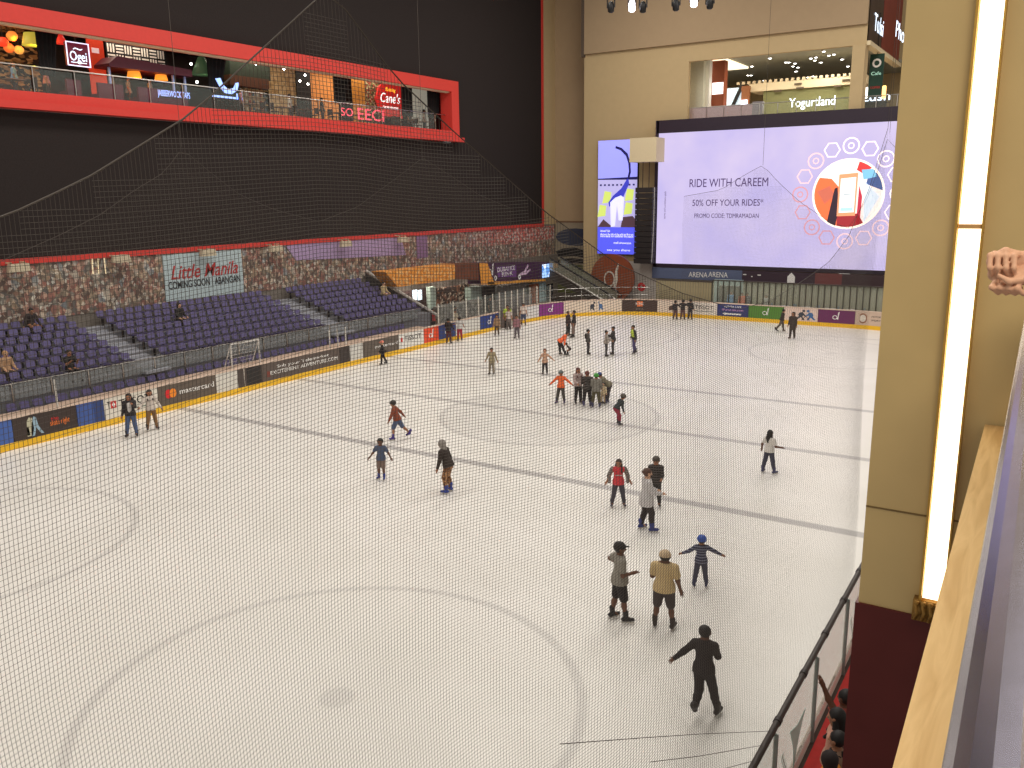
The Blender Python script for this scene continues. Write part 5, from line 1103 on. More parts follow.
    if bag: vs, fs = surfnet(*sdf_grid(sh_([(pel+sp_*.14*Ht-fwd*.1*Ht, pel+sp_*.24*Ht-fwd*.1*Ht, .07*Ht, .07*Ht, fwd, .6)]), cell, .02)); np_mesh('backpack', vs, fs, [solid(bag)], root)
    return root, hands, O
def ground(px, py): p = at(px, py, 2, 0); return (p.x, p.y, .002)
STR_NAVY = stripes('navy_stripe_knit', (36, 38, 66), (120, 122, 140), 16)
STR_DARK = stripes('dark_stripe_knit', (30, 27, 28), (84, 78, 76), 14)
CAMO = blotch('patterned_cloth', [(34, 28, 26), (70, 56, 46), (26, 22, 24), (150, 120, 100)], 14)
TANP = blotch('tan_pattern_cloth', [(150, 104, 68), (96, 62, 42), (176, 134, 96)], 22)
PK = [ # px, py, face, height, label, options
 (619, 621, 75, 1.74, 'man in grey t-shirt and black shorts standing with hand on hip', dict(skin='d', top=((138, 132, 122), 'short', .055), bot=((32, 28, 30), 'shorts'), head=('cap', (34, 30, 30)), skate=(30, 28, 30), hl=(-6, 3, 4), hr=(10, 3, 4), al=(-35, 48, 72, 0), ar=(2, 8, 92, 18), look=(10, 12), cell=.016, fat=1.02)),
 (663, 629, 10, 1.70, 'man in beige cap, beige t-shirt and dark grey shorts seen from behind', dict(skin='d', top=((198, 172, 126), 'short', .05), bot=((62, 54, 54), 'shorts'), head=('cap', (196, 172, 140)), skate=(44, 34, 32), hl=(4, 6, 4), hr=(2, 7, 2), al=(15, 12, 65, 15), ar=(0, 15, 8, 0), look=(0, 5), cell=.016, fat=1.12)),
 (700, 588, 355, 1.20, 'child in blue helmet and navy striped top with both arms held out', dict(skin='m', top=(STR_NAVY, 'long', .05), bot=((58, 60, 80), 'long'), head=('helmet', (44, 82, 170)), skate=(40, 44, 80), hl=(2, 8, 6), hr=(4, 8, 6), al=(10, 52, 30, 0), ar=(5, 62, 4, 0), child=True, cell=.016)),
 (702, 714, 15, 1.60, 'skater all in black pushing off with one arm stretched back', dict(skin='d', top=((34, 27, 28), 'long', .05), bot=((34, 28, 30), 'long'), head=None, skate=(38, 32, 32), lean=10, side=-3, hr=(8, 13, 6), hl=(-2, -3, 58), al=(-8, 46, 14, 0), ar=(35, 6, 60, 20), look=(10, 0), cell=.016)),
 (646, 531, 75, 1.72, 'woman in long white jacket and black trousers on blue skates', dict(skin='l', top=((196, 192, 192), 'long', .13, 'jacket'), bot=((44, 36, 36), 'long'), hair='bun', hairm=M('brown_hair', (84, 52, 40), .6), skate=(40, 52, 120), hl=(0, 4, 14), hr=(16, 4, 14), al=(20, 8, 55, 20), ar=(25, 8, 55, 15), fat=1.1, cell=.019)),
 (655, 507, 185, 1.46, 'person in dark striped jacket and dark helmet behind the woman in white', dict(skin='m', top=(STR_DARK, 'long', .06, 'jacket'), bot=((30, 28, 30), 'long'), head=('helmet', (62, 52, 46)), skate=(44, 38, 40), hl=(4, 4, 8), hr=(4, 6, 8), al=(20, 10, 60, 10), ar=(10, 12, 40, 10), cell=.02)),
 (618, 507, 175, 1.40, 'girl in bright pink-red jacket with grey sleeves facing the viewer', dict(skin='m', top=((206, 58, 66), 'none', .07, 'jacket'), bot=((66, 64, 74), 'long'), hair='long', hairm=M('dark_brown_hair', (56, 38, 32), .6), skate=(48, 44, 60), hl=(4, 9, 6), hr=(4, 9, 6), al=(-10, 26, 30, 0), ar=(-8, 26, 30, 0), look=(20, 0), cell=.02)),
 (768, 474, 40, 1.42, 'girl in white t-shirt and dark jeans with long dark hair', dict(skin='d', top=((216, 210, 204), 'short', .04), bot=((62, 62, 80), 'long'), hair='long', skate=(60, 60, 96), hl=(-4, 9, 2), hr=(8, 9, 2), al=(-20, 20, 40, 0), ar=(15, 12, 62, -10), cell=.02)),
 (398, 440, 285, 1.50, 'skater in orange-brown top and denim shorts lunging to the left', dict(skin='m', top=((134, 66, 44), 'long', .04), bot=((78, 92, 122), 'shorts'), head=('helmet', (44, 38, 36)), skate=(66, 52, 130), lean=14, hl=(24, 5, 22), hr=(-26, 8, 20), al=(28, 30, 8, 0), ar=(-30, 22, 12, 0), cell=.022)),
 (382, 480, 200, 1.30, 'boy in blue t-shirt and grey shorts on blue skates', dict(skin='d', top=((74, 84, 108), 'short', .06), bot=((124, 104, 96), 'shorts'), skate=(44, 62, 140), hl=(6, 2, 8), hr=(2, 4, 8), al=(-5, 32, 25, 0), ar=(5, 32, 25, 0), child=True, cell=.02)),
 (449, 493, 300, 1.66, 'person with grey headscarf, dark jacket and patterned tan trousers leaning forward', dict(skin='m', top=((52, 42, 38), 'long', .05, 'jacket'), bot=(TANP, 'long'), hair=None, head=('scarf', (140, 132, 126)), skate=(44, 62, 140), lean=20, hl=(14, 5, 24), hr=(16, 5, 26), al=(22, 16, 10, 0), ar=(2, 12, 12, 0), cell=.02)),
 (133, 437, 190, 1.66, 'woman in black jacket over white top and blue jeans by the boards', dict(skin='m', top=((42, 38, 42), 'long', .05, 'jacket'), bot=((74, 92, 128), 'long'), hair='long', skate=(32, 30, 36), hl=(4, 5, 6), hr=(6, 8, 4), al=(60, 10, 70, 20), ar=(5, 12, 15, 0), cell=.022)),
 (153, 430, 170, 1.58, 'woman in white top and brown trousers by the boards', dict(skin='m', top=((200, 188, 178), 'long', .05), bot=((134, 100, 66), 'long'), hair='long', skate=(36, 34, 42), hl=(4, 6, 6), hr=(6, 9, 4), al=(8, 24, 14, 0), ar=(30, 36, 30, 0), cell=.022)),
 (383, 365, 275, 1.25, 'child in black outfit and salmon pink hat near the boards', dict(skin='l', top=((26, 24, 28), 'long', .05, 'jacket'), bot=((24, 22, 26), 'long'), hair=None, head=('cap', (222, 130, 110)), skate=(26, 24, 26), hl=(12, 5, 10), hr=(-12, 5, 10), al=(20, 20, 20, 0), ar=(0, 10, 10, 0), child=True)),
 (492, 375, 200, 1.35, 'person in pale khaki clothes skating alone towards the viewer', dict(top=((152, 138, 110), 'long', .09, 'jacket'), bot=((140, 128, 112), 'long'), skate=(44, 36, 36), hl=(4, 3, 8), hr=(8, 4, 8), al=(5, 25, 10, 0), ar=(5, 22, 10, 0))),
 (545, 375, 190, 1.25, 'girl in pinkish beige top and black leggings with arms out', dict(skin='l', top=((190, 150, 126), 'long', .08), bot=((38, 34, 40), 'long'), hairm=M('auburn_hair', (110, 60, 42), .6), skate=(40, 36, 50), al=(5, 50, 5, 0), ar=(5, 30, 8, 0), child=True)),
 (561, 404, 200, 1.42, 'person in bright orange shirt and grey helmet with arms out', dict(skin='m', top=((232, 104, 52), 'long', .05), bot=((70, 66, 62), 'long'), head=('helmet', (92, 100, 100)), skate=(64, 60, 110), hl=(6, 8, 6), hr=(8, 9, 6), al=(10, 55, 6, 0), ar=(10, 45, 6, 0))),
 (578, 404, 150, 1.55, 'person with dark red hair in a white and black top in the group', dict(top=((170, 150, 146), 'long', .05), bot=((34, 30, 34), 'long'), hairm=M('dark_red_hair', (88, 40, 38), .6), hair='long', skate=(40, 36, 44), al=(20, 10, 50, 10), ar=(20, 10, 50, 10))),
 (587, 407, 10, 1.52, 'person in black striped jacket seen from behind in the group', dict(top=(STR_DARK, 'long', .06, 'jacket'), bot=((32, 28, 32), 'long'), hairm=M('red_brown_hair', (104, 50, 44), .6), skate=(70, 64, 100), hl=(4, 5, 4), hr=(4, 5, 4), al=(20, 12, 50, 10), ar=(20, 12, 50, 10), fat=1.1)),
 (596, 408, 5, 1.44, 'person in green helmet and grey jacket seen from behind in the group', dict(top=((122, 118, 110), 'long', .06, 'jacket'), bot=((84, 78, 56), 'long'), head=('helmet', (56, 150, 50)), skate=(56, 56, 90), hl=(4, 6, 4), hr=(4, 6, 4), al=(15, 12, 30, 10), ar=(15, 12, 30, 10), fat=1.1)),
 (609, 404, 275, 1.52, 'adult in grey-green shirt and blue cap bending towards the small child', dict(top=((118, 110, 92), 'long', .05), bot=((46, 40, 48), 'long'), head=('cap', (58, 76, 130)), skate=(44, 44, 80), lean=48, hl=(20, 6, 12), hr=(12, 6, 8), al=(30, 10, 20, 0), ar=(30, 10, 20, 0))),
 (603, 405, 200, .92, 'small child in pale cream clothes in front of the bending adult', dict(skin='l', top=((206, 186, 152), 'long', .08, 'jacket'), bot=((180, 156, 128), 'long'), skate=(60, 56, 60), al=(20, 20, 20, 0), ar=(20, 20, 20, 0), child=True)),
 (616, 426, 60, 1.30, 'child in teal-black top, crimson trousers and grey helmet crouching forward', dict(top=((44, 52, 56), 'long', .03), bot=((142, 36, 62), 'long'), head=('helmet', (86, 78, 72)), skate=(44, 40, 50), lean=38, hl=(34, 4, 34), hr=(26, 4, 28), al=(40, 12, 20, 0), ar=(30, 12, 20, 0), child=True)),
 (560, 356, 75, 1.55, 'adult in orange jacket and black trousers bending over a small child', dict(top=((236, 106, 62), 'long', .06, 'jacket'), bot=((28, 26, 30), 'long'), skate=(36, 34, 38), lean=48, hl=(10, 14, 4), hr=(24, 14, 4), al=(25, 10, 12, 0), ar=(30, 10, 12, 0), cell=.03)),
 (570, 356, 260, .85, 'crouching small child in dark clothes beside the orange jacket', dict(top=((70, 60, 58), 'long', .04), bot=((40, 38, 42), 'long'), head=('helmet', (40, 36, 38)), skate=(36, 34, 38), lean=40, hl=(60, 10, 70), hr=(60, 10, 70), child=True, cell=.028)),
 (568, 336, 120, 1.55, 'person in dark red and black clothes far out on the ice', dict(top=((56, 40, 40), 'long'), bot=((34, 30, 32), 'long'), skate=(30, 28, 30), cell=.03)),
 (574, 338, 260, 1.7, 'person in dark top with pale trousers next to the dark red one', dict(top=((44, 40, 42), 'long', .0), bot=((120, 100, 92), 'long'), skate=(30, 28, 30), hl=(15, 4, 10), cell=.03)),
 (588, 355, 90, 1.42, 'person in dark grey sweater holding a black bag', dict(top=((76, 72, 70), 'long', .05), bot=((52, 48, 50), 'long'), skate=(34, 30, 32), bag=(30, 28, 30), cell=.03)),
 (606, 357, 90, 1.45, 'person in light grey top hugging a companion on the ice', dict(top=((150, 140, 132), 'long', .05), bot=((58, 54, 58), 'long'), skate=(40, 36, 40), al=(30, 15, 40, 10), ar=(30, 15, 40, 10), cell=.03)),
 (613, 355, 270, 1.58, 'person in dark top leaning on the companion in light grey', dict(top=((58, 54, 56), 'long', .05), bot=((62, 58, 62), 'long'), skate=(40, 36, 40), al=(30, 20, 50, 10), ar=(30, 20, 50, 10), cell=.03)),
 (634, 354, 245, 1.62, 'rink guard in yellow high-visibility vest and purple-blue trousers', dict(top=((40, 42, 40), 'long', .03), bot=((74, 66, 110), 'long'), skate=(40, 38, 44), lean=8, hl=(14, 5, 18), hr=(-4, 6, 18), al=(5, 22, 20, 0), ar=(-10, 28, 30, 0), cell=.028)),
 (675, 320, 10, 1.32, 'child in dark top and reddish trousers beside the dark vehicle print board', dict(top=((46, 38, 42), 'long'), bot=((92, 60, 62), 'long'), skate=(30, 28, 30), ar=(10, 55, 10, 0), child=True, cell=.03)),
 (682.5, 320, 10, 1.38, 'child with both arms round two companions at the end boards', dict(top=((38, 34, 38), 'long'), bot=((96, 64, 68), 'long'), skate=(30, 28, 30), al=(10, 60, 10, 0), ar=(10, 60, 10, 0), child=True, cell=.03)),
 (690, 320, 10, 1.42, 'child in dark top and grey-black trousers before the white lettered end board', dict(top=((34, 32, 36), 'long'), bot=((48, 44, 52), 'long'), skate=(30, 28, 30), al=(10, 55, 10, 0), child=True, cell=.03)),
 (781, 332, 75, 1.48, 'person in dark top and grey trousers striding beside a dark robe', dict(top=((50, 40, 38), 'long'), bot=((92, 84, 76), 'long'), skate=(40, 36, 36), lean=10, hl=(24, 5, 16), hr=(-24, 5, 16), cell=.03)),
 (792, 339, 200, 1.62, 'person in a long dark hooded coat in front of the end boards', dict(top=((62, 50, 46), 'long', .22, 'coat'), bot=((58, 46, 42), 'long'), hair=None, head=('scarf', (52, 42, 40)), skate=(40, 34, 34), cell=.03)),
 (437, 343, 20, 1.55, 'person in black jacket and dark red trousers at the orange board', dict(top=((38, 32, 34), 'long', .05), bot=((84, 44, 46), 'long'), skate=(60, 50, 54), al=(40, 20, 20, 0), ar=(20, 15, 20, 0), cell=.028)),
 (456, 341, 340, 1.5, 'person in white top and crimson trousers leaning on the navy board', dict(top=((190, 186, 182), 'short', .04), bot=((166, 40, 60), 'long'), skate=(70, 64, 70), al=(50, 20, 20, 0), ar=(20, 25, 20, 0), cell=.028)),
 (497, 336, 190, 1.3, 'child in tan top and brown trousers at the royal blue board', dict(top=((150, 118, 88), 'long', .06), bot=((92, 72, 58), 'long'), skate=(44, 40, 40), child=True, cell=.028)),
 (503, 329, 170, 1.6, 'guard in lime high-visibility shirt standing at the rink gate', dict(top=((178, 200, 70), 'short', .05), bot=((36, 34, 38), 'long'), skate=(34, 32, 34), cell=.028, fat=1.1)),
 (509, 330, 190, 1.42, 'person in white top and grey trousers beside the lime shirt', dict(top=((196, 180, 172), 'short', .04), bot=((120, 108, 104), 'long'), skate=(50, 46, 50), cell=.028)),
 (517, 339, 195, 1.45, 'person in mauve-pink top skating out of the rink gate', dict(top=((146, 104, 110), 'long', .05), bot=((96, 86, 92), 'long'), skate=(44, 40, 44), cell=.028)),
 (519, 325, 180, 1.5, 'person in white shirt and blue shorts at the right side of the gate', dict(top=((212, 196, 186), 'short', .04), bot=((66, 76, 106), 'shorts'), skate=(50, 46, 50), cell=.028))]
for px, py, fc, Ht, lab, kw in PK:
    pos = ground(px, py)
    if pos[0] < RX0+.55: pos = (RX0+.55,)+pos[1:]
    root, hands, O = person(pos, fc, Ht, lab, **kw)
    if 'rink guard' in lab:
        hh_ = Ht; ps = [(V(0, .03, .66*Ht), V(0, .1, .78*Ht), .105*Ht, .11*Ht, V(0, 1, 0), .74)]
        vs, fs = surfnet(*sdf_grid(ps, .028, .02)); np_mesh('safety_vest', vs, fs, [solid((186, 206, 80))], root)
    if 'pink-red jacket' in lab:
        for s in (-1, 1):
            b0 = V(s*.13*Ht, -.01, .84*Ht); e0 = V(s*.2*Ht, -.05, .68*Ht); ps = [(b0, e0, .05*Ht, .042*Ht), (e0, V(s*.19*Ht, .04, .56*Ht), .042*Ht, .034*Ht)]
            vs, fs = surfnet(*sdf_grid(ps, .02, .02)); np_mesh('sleeve', vs, fs, [stripes('grey_stripe_sleeve', (90, 80, 78), (150, 140, 134), 18)] if s < 0 else [MATS['grey_stripe_sleeve']], root)
        vs, fs = surfnet(*sdf_grid([(V(-.07*Ht, .075*Ht, .72*Ht), V(.07*Ht, .075*Ht, .72*Ht), .018, .018)], .012, .01)); np_mesh('chest_stripe', vs, fs, [solid((180, 160, 156))], root)
    if 'grey headscarf' in lab or 'black jacket over white' in lab:
        l = rd_(kw.get('lean', 0)); base = V(0, 0, .56*Ht); s_ = V(0, math.sin(l), math.cos(l)); f_ = V(0, math.cos(l), -math.sin(l))
        vs, fs = surfnet(*sdf_grid([(base+s_*.02*Ht+f_*.055*Ht, base+s_*.24*Ht+f_*.055*Ht, .04*Ht, .05*Ht)], .018, .01)); np_mesh('white_front', vs, fs, [solid((196, 190, 186))], root)
# seated and standing spectators in the stand
for px, py, row, fc, lab, kw in (
 (12, 372, 1, 150, 'seated spectator in pale tan top left of the first aisle stair', dict(top=((176, 140, 108), 'long'), bot=((60, 50, 48), 'long'), skin='l', hairm=M('fair_hair', (170, 130, 90), .6))),
 (70, 370, 0, 150, 'seated spectator in black looking at a phone behind the glass barrier', dict(top=((28, 26, 28), 'short'), bot=((34, 30, 32), 'long'), al=(35, 10, 95, 20), ar=(35, 10, 95, 20))),
 (180, 322, 4, 160, 'seated spectator in black with pale scarf in the middle block', dict(top=((26, 24, 26), 'long'), bot=((28, 26, 28), 'long'), head=('scarf', (30, 26, 28)), hair=None, skin='l')),
 (28, 318, 6, 150, 'seated spectator in black and white near the top of the stand', dict(top=((52, 44, 44), 'long'), bot=((34, 30, 32), 'long'), lean=20, al=(20, 20, 10, 0), ar=(20, 25, 10, 0))),
 (383, 300, 3, 230, 'seated spectator in beige near the sloping end rail', dict(top=((190, 168, 128), 'long'), bot=((120, 104, 84), 'long'), skin='l'))):
    tx_, tz_ = TIER[row]; p = at(px, py, 0, tx_-.3); yy = p.y
    # sit on the nearest real seat of that row
    cand = [s for s in SEATS if abs(s[0]-(tx_-.38)) < .01]; st = min(cand, key=lambda s: abs(s[1]-yy))
    kw = dict(dict(hl=(84, 6, 86), hr=(84, 8, 86), lean=6, al=(20, 10, 50, 10), ar=(20, 10, 50, 10), cell=.028, skate=(40, 36, 36), blades=False), **kw)
    wa = 0.0; fa = math.degrees(math.atan2(st[1], st[0]))  # faces the ice (+X)
    person((st[0]+.04, st[1], st[2]), fa, 1.66, lab, seat=.55, **kw)
# people behind the end fence, in the gallery, and at the shops
for px, Y, Ht, lab, kw in ((731, 63.5, 1.7, 'standing person in light blue shirt behind the bar fence', dict(top=((96, 150, 196), 'long'), bot=((60, 60, 70), 'long'))),
 (742, 63.5, 1.65, 'standing person in orange shirt behind the bar fence', dict(top=((214, 104, 70), 'long'), bot=((150, 80, 60), 'long'))), (747, 63.8, 1.62, 'standing person in dark clothes next to the orange shirt behind the fence', dict(top=((80, 72, 84), 'long'), bot=((60, 52, 56), 'long'))),
 (766, 63.2, 1.6, 'person in pale shirt near the tables behind the bar fence', dict(top=((190, 190, 180), 'short'), bot=((70, 90, 110), 'long')))):
    p = at(px, 300, 1, Y); person((p.x, Y, 0), 180, Ht, lab, skate=(40, 36, 36), blades=False, cell=.032, **kw)
for px, py, X, lab, rgb in ((112, 85, -42.6, 'diner in pale green shirt behind the first booth bench', (160, 170, 140)), (150, 88, -42.5, 'diner in white shirt under the second heater lamp', (196, 190, 180)), (46, 78, -42.6, 'diner in pink shirt left of the light box sign', (196, 130, 130)), (128, 86, -42.9, 'waiter in grey shirt under the maroon canopy', (150, 148, 150)), (14, 76, -42.6, 'diner in light blue shirt before the lattice screen', (130, 160, 190)), (241, 100, -42.3, 'diner in pink checked shirt before the shelf unit', (206, 150, 150)), (290, 105, -42.2, 'waiter in white shirt before the tan diamond wall', (214, 208, 196)), (322, 108, -42.2, 'diner in black shirt before the amber wall', (40, 38, 42)), (408, 115, -42.0, 'diner in dark green shirt right of the red script sign', (60, 80, 66)), (424, 117, -41.8, 'diner in cream shirt before the pale lit panel', (210, 196, 170))):
    p = at(px, py, 0, X); person((X, p.y, 13.72), 100, 1.7, lab, top=(solid(rgb), 'short'), bot=((40, 36, 40), 'long'), skate=(30, 28, 30), blades=False, cell=.032)
for px, lab, rgb in ((455, 'person in dark shirt behind the stone-patterned counter', (60, 56, 60)), (490, 'person in black walking past the dark doorway', (34, 32, 34)), (416, 'person in red top standing at the end of the glass barrier', (170, 60, 60)), (428, 'person in cream top behind the orange board', (196, 180, 150))):
    X = {490: -35.2, 428: -33.4, 416: -34.9}.get(px, -34.4)
    p = at(px, 310, 0, X); person((X, max(p.y, 45.1 if px != 428 else 45.6), 0), 120, 1.68, lab, top=(solid(rgb), 'short'), bot=((50, 46, 50), 'long'), skate=(30, 28, 30), blades=False, cell=.03)
# spectators on the red mat by the near boards
for px, py, zt, fc, lab, kw in ((846, 697, 1.62, 300, 'spectator on the red mat stretching one bare arm over the boards', dict(skin='d', top=((150, 70, 60), 'short'), bot=((50, 44, 48), 'long'), al=(150, 12, 10, 0))),
 (837, 716, 1.66, 280, 'spectator on the red mat with smooth black hair', dict(skin='m', hair='long', top=((200, 150, 130), 'short'), bot=((40, 36, 40), 'long'))),
 (838, 739, 1.6, 290, 'spectator on the red mat in dark patterned top', dict(skin='m', top=(CAMO, 'long'), bot=((40, 36, 40), 'long'))),
 (829, 759, 1.5, 300, 'spectator on the red mat in amber top with dark patterned scarf', dict(skin='m', hair=None, head=('scarf', (40, 32, 32)), top=((220, 140, 50), 'long'), bot=((60, 50, 50), 'long'))),
 (838, 782, 1.55, 290, 'spectator on the red mat with dark hair at the front of the group', dict(skin='m', top=((46, 40, 42), 'long'), bot=((40, 36, 40), 'long')))):
    p = at(px, py, 2, zt); person((max(p.x, -2.28), p.y, .022), fc, zt*1.04, lab, skate=(36, 32, 32), blades=False, cell=.02, **kw)
# ================================================================== the balcony: pillar, lamp strip, timber ledge, steel rail
PY = 5.0
pl = thing('pillar', 'wide olive-gold pillar with maroon lacquered foot beside the balcony', 'pillar', (0, PY, 0))
def pp(px, py): p = at(px, py, 1, PY); return p.x, p.z
PXL, BZ = -.785, 6.64
MB().box(PXL, 1.6, 0, .9, BZ, 12.5).build('shaft', PILLAR, pl)
MB().box(PXL, 1.6, -.006, 0, pp(880, 508)[1]-.004, pp(880, 508)[1]+.004).build('joint', M('pillar_joint', (120, 98, 60), .6), pl)
MB().box(PXL-.015, 1.6, -.015, .9, .0, BZ).build('foot', MAROON, pl)
# vertical lamp: frame + two diffusers
lx0, lx1 = -.445, -.345; zb, zm, zt = 6.78, pp(965, 226)[1], 12.3
ls = thing('wall_light', 'tall vertical warm-white strip light with gold edge on the pillar', 'light', (0, PY-.05, zb))
STRIP, n, L, b = nodes('strip_diffuser', .5); b.inputs['Base Color'].default_value = (.8, .75, .65, 1); b.inputs['Emission Color'].default_value = lin((255, 238, 205)); b.inputs['Emission Strength'].default_value = 2.6
MB().box(lx0, lx1, -.012, .035, 0, zm-zb-.012).build('lower_diffuser', STRIP, ls); MB().box(lx0, lx1, -.012, .035, zm-zb+.012, zt-zb).build('upper_diffuser', STRIP, ls)
MB().box(lx0, lx1, -.008, .03, zm-zb-.012, zm-zb+.012).build('joint_bar', M('lamp_joint', (180, 140, 90), .5), ls)
MB().box(lx0-.018, lx0-.006, -.02, .05, -.02, zt-zb).box(lx1+.003, lx1+.012, -.02, .05, -.02, zt-zb).build('gold_edge', GOLD, ls)
mb = MB(); zc = -.12
mb.box(lx0-.045, lx1+.04, -.02, .05, -.14, -.02)
for i in range(5):
    u = lx0-.03+i*.036; mb.tube([(u, -.03, -.13), (u+.012, -.045, -.08), (u, -.04, -.03)], .011, 6)
    mb.ball((u+.004, -.035, -.03), .018, 8)
mb.build('ornament', M('old_gold', (150, 112, 52), .45, .5, var=.4, scale=60), ls, True)
# balcony slab, timber ledge
DIRB = Vector((-.0155, 1, 0)).normalized()      # the balcony edge runs almost along the rink
struct('floor', MB().box(-.18, 6, -3, 24, 7.0, 7.3), M('balcony_floor', (150, 130, 104), .5), 'balcony floor slab of the upper level')
WOOD, n, L, b = nodes('pale_oak', .5, .35)
tc = n.new('ShaderNodeTexCoord'); mp = n.new('ShaderNodeMapping'); mp.inputs['Scale'].default_value = (14, 1.2, 14); L.new(tc.outputs['Object'], mp.inputs[0])
nz = n.new('ShaderNodeTexNoise'); nz.inputs['Scale'].default_value = 1.6; nz.inputs['Detail'].default_value = 6; nz.inputs['Distortion'].default_value = .8; L.new(mp.outputs[0], nz.inputs['Vector'])
L.new(ramp(n, L, nz.outputs['Fac'], [(.3, (206, 164, 104)), (.55, (228, 190, 130)), (.75, (214, 172, 112))]), b.inputs['Base Color'])
ld = thing('timber_ledge', 'pale oak ledge running along the balcony edge to the pillar', 'ledge', (0, 0, 7.8))
def run(x0, x1, z0, z1, y0, y1):
    vs = []
    for y in (y0, y1):
        dx = DIRB.x*y; vs += [(x0+dx, y, z0), (x1+dx, y, z0), (x1+dx, y, z1), (x0+dx, y, z1)]
    return MB().add(vs, [(0, 1, 2, 3), (7, 6, 5, 4), (0, 4, 5, 1), (1, 5, 6, 2), (2, 6, 7, 3), (3, 7, 4, 0)])
run(-.158, .12, -.05, 0, -1.5, PY-.03).build('plank', WOOD, ld)
run(-.14, .1, -.5, -.05, -1.5, PY-.03).build('riser', MAROON, ld)
# polished rail on glass
hr = thing('balcony_rail', 'polished steel balcony rail with broad rounded top over glass', 'rail', (0, 0, 8.5))
RS = M('polished_steel', (150, 146, 160), .22, 1, var=.12, scale=30)
prof = [(-.06*math.cos(a), .055*math.sin(a)) for a in [math.pi/2*i/6 for i in range(-5, 7)]]
for i in range(1, 9): prof += [(i*.022-.011, .05), (i*.022, .056)]  # ridges added to break the rail's reflections into fine streaks
prof += [(.2, .03), (.2, -.05)]; k = len(prof)
vs = []
for y in (-1.5, 4.6):
    vs += [(.037+DIRB.x*y+u, y, .1+v) for u, v in prof]
MB().add(vs, [(i, (i+1) % k, k+(i+1) % k, k+i) for i in range(k)]+[tuple(range(k-1, -1, -1)), tuple(range(k, 2*k))]).build('top_tube', RS, hr)
run(.02, .04, -.72, .05, -1.5, 4.6).build('glass_panel', glass('rail_glass', (180, 190, 200), .35), hr)
run(.005, .055, -.76, -.70, -1.5, 4.6).build('base_channel', STEEL, hr)
# the person whose clasped hands rest on the rail further along
hp = Vector((-.15, 3.0, 8.79))
pr = thing('person', 'person leaning on the balcony rail with bare forearms and clasped hands', 'person', (.75, hp.y+.02, 7.3), math.pi/2)
def Wd(x, y, z): # world to the person's own frame (faces -X)
    return V((y-(hp.y+.02)), -(x-.75), z-7.3)
c0 = np.array([hp.x, hp.y, hp.z])
B = []
def L3(a, b, ra, rb):
    def q(p):
        p = (p[0]-.07, p[1], p[2])
        return tuple(c+(v-c)*.8 for v, c in zip(p, (-.1, hy_, hz_))) if p[0] < .2 else p
    B.append((Wd(*q(a)), Wd(*q(b)), ra*.85, rb*.85))
hx_, hy_, hz_ = map(float, c0)
# forearms come from the right, wrists cross just above the rail; fingers of one hand fold over the other
L3((.62, hy_+.06, 8.92), (.28, hy_+.03, hz_+.02), .05, .042); L3((.28, hy_+.03, hz_+.02), (.04, hy_, hz_+.008), .042, .03)
L3((.62, hy_-.16, 8.88), (.26, hy_-.1, hz_-.01), .05, .04); L3((.26, hy_-.1, hz_-.01), (.03, hy_-.045, hz_-.045), .04, .028)
L3((.04, hy_, hz_+.008), (-.06, hy_-.015, hz_+.0), .03, .034); L3((-.06, hy_-.015, hz_), (-.11, hy_-.02, hz_-.005), .034, .026)
L3((.03, hy_-.045, hz_-.045), (-.05, hy_-.04, hz_-.06), .03, .034); L3((-.05, hy_-.04, hz_-.06), (-.1, hy_-.035, hz_-.05), .032, .026)
for j in range(4):   # upper hand: four fingers bending down over the lower hand
    u = -.11+j*.026; L3((u, hy_-.03, hz_+.028), (u-.012, hy_-.075, hz_+.022), .0105, .01); L3((u-.012, hy_-.075, hz_+.022), (u-.008, hy_-.092, hz_-.022), .01, .009); L3((u-.008, hy_-.092, hz_-.022), (u-.002, hy_-.075, hz_-.05), .009, .0075)
for j in range(4):   # lower hand: four fingers curled under
    u = -.095+j*.027; L3((u, hy_-.06, hz_-.075), (u-.01, hy_-.088, hz_-.095), .0105, .01); L3((u-.01, hy_-.088, hz_-.095), (u+.012, hy_-.07, hz_-.115), .01, .009); L3((u+.012, hy_-.07, hz_-.115), (u+.03, hy_-.045, hz_-.1), .009, .0075)
L3((-.02, hy_-.03, hz_+.02), (-.075, hy_-.06, hz_+.04), .014, .012); L3((-.075, hy_-.06, hz_+.04), (-.12, hy_-.065, hz_+.018), .012, .008)
L3((0, hy_-.07, hz_-.06), (-.05, hy_-.1, hz_-.07), .014, .012); L3((-.05, hy_-.1, hz_-.07), (-.085, hy_-.1, hz_-.05), .012, .008)
arms_n = len(B)
for s in (-1, 1):
    el = Wd(.55, hy_+(.06 if s > 0 else -.16), 8.9); sh = V(s*.19, -.08, 1.38)
    B.append((el, sh, .05, .06)); B.append((V(s*.09, -.12, .88), V(s*.1, -.05, .46), .1, .06)); B.append((V(s*.1, -.05, .46), V(s*.1, -.12, .07), .058, .036)); B.append((V(s*.1, -.12, .05), V(s*.11, .04, .04), .04, .032)); B.append((V(0, -.1, 1.3), sh, .09, .065))
B += [(V(0, -.13, .9), V(0, -.12, 1.1), .15, .14, V(0, 1, 0), .7), (V(0, -.12, 1.1), V(0, -.09, 1.34), .14, .15, V(0, 1, 0), .65), (V(0, -.08, 1.4), V(0, -.02, 1.58), .055, .055), (V(0, -.01, 1.6), V(0, -.02, 1.64), .1, .105), (V(0, .04, 1.54), V(0, 0, 1.58), .065, .08), (V(0, .09, 1.6), V(0, .115, 1.575), .012, .018)]
def cut_grid(ps, cell, k, keep):   # fine grid for the hands, coarser for the rest
    return surfnet(*sdf_grid(ps, cell, k))
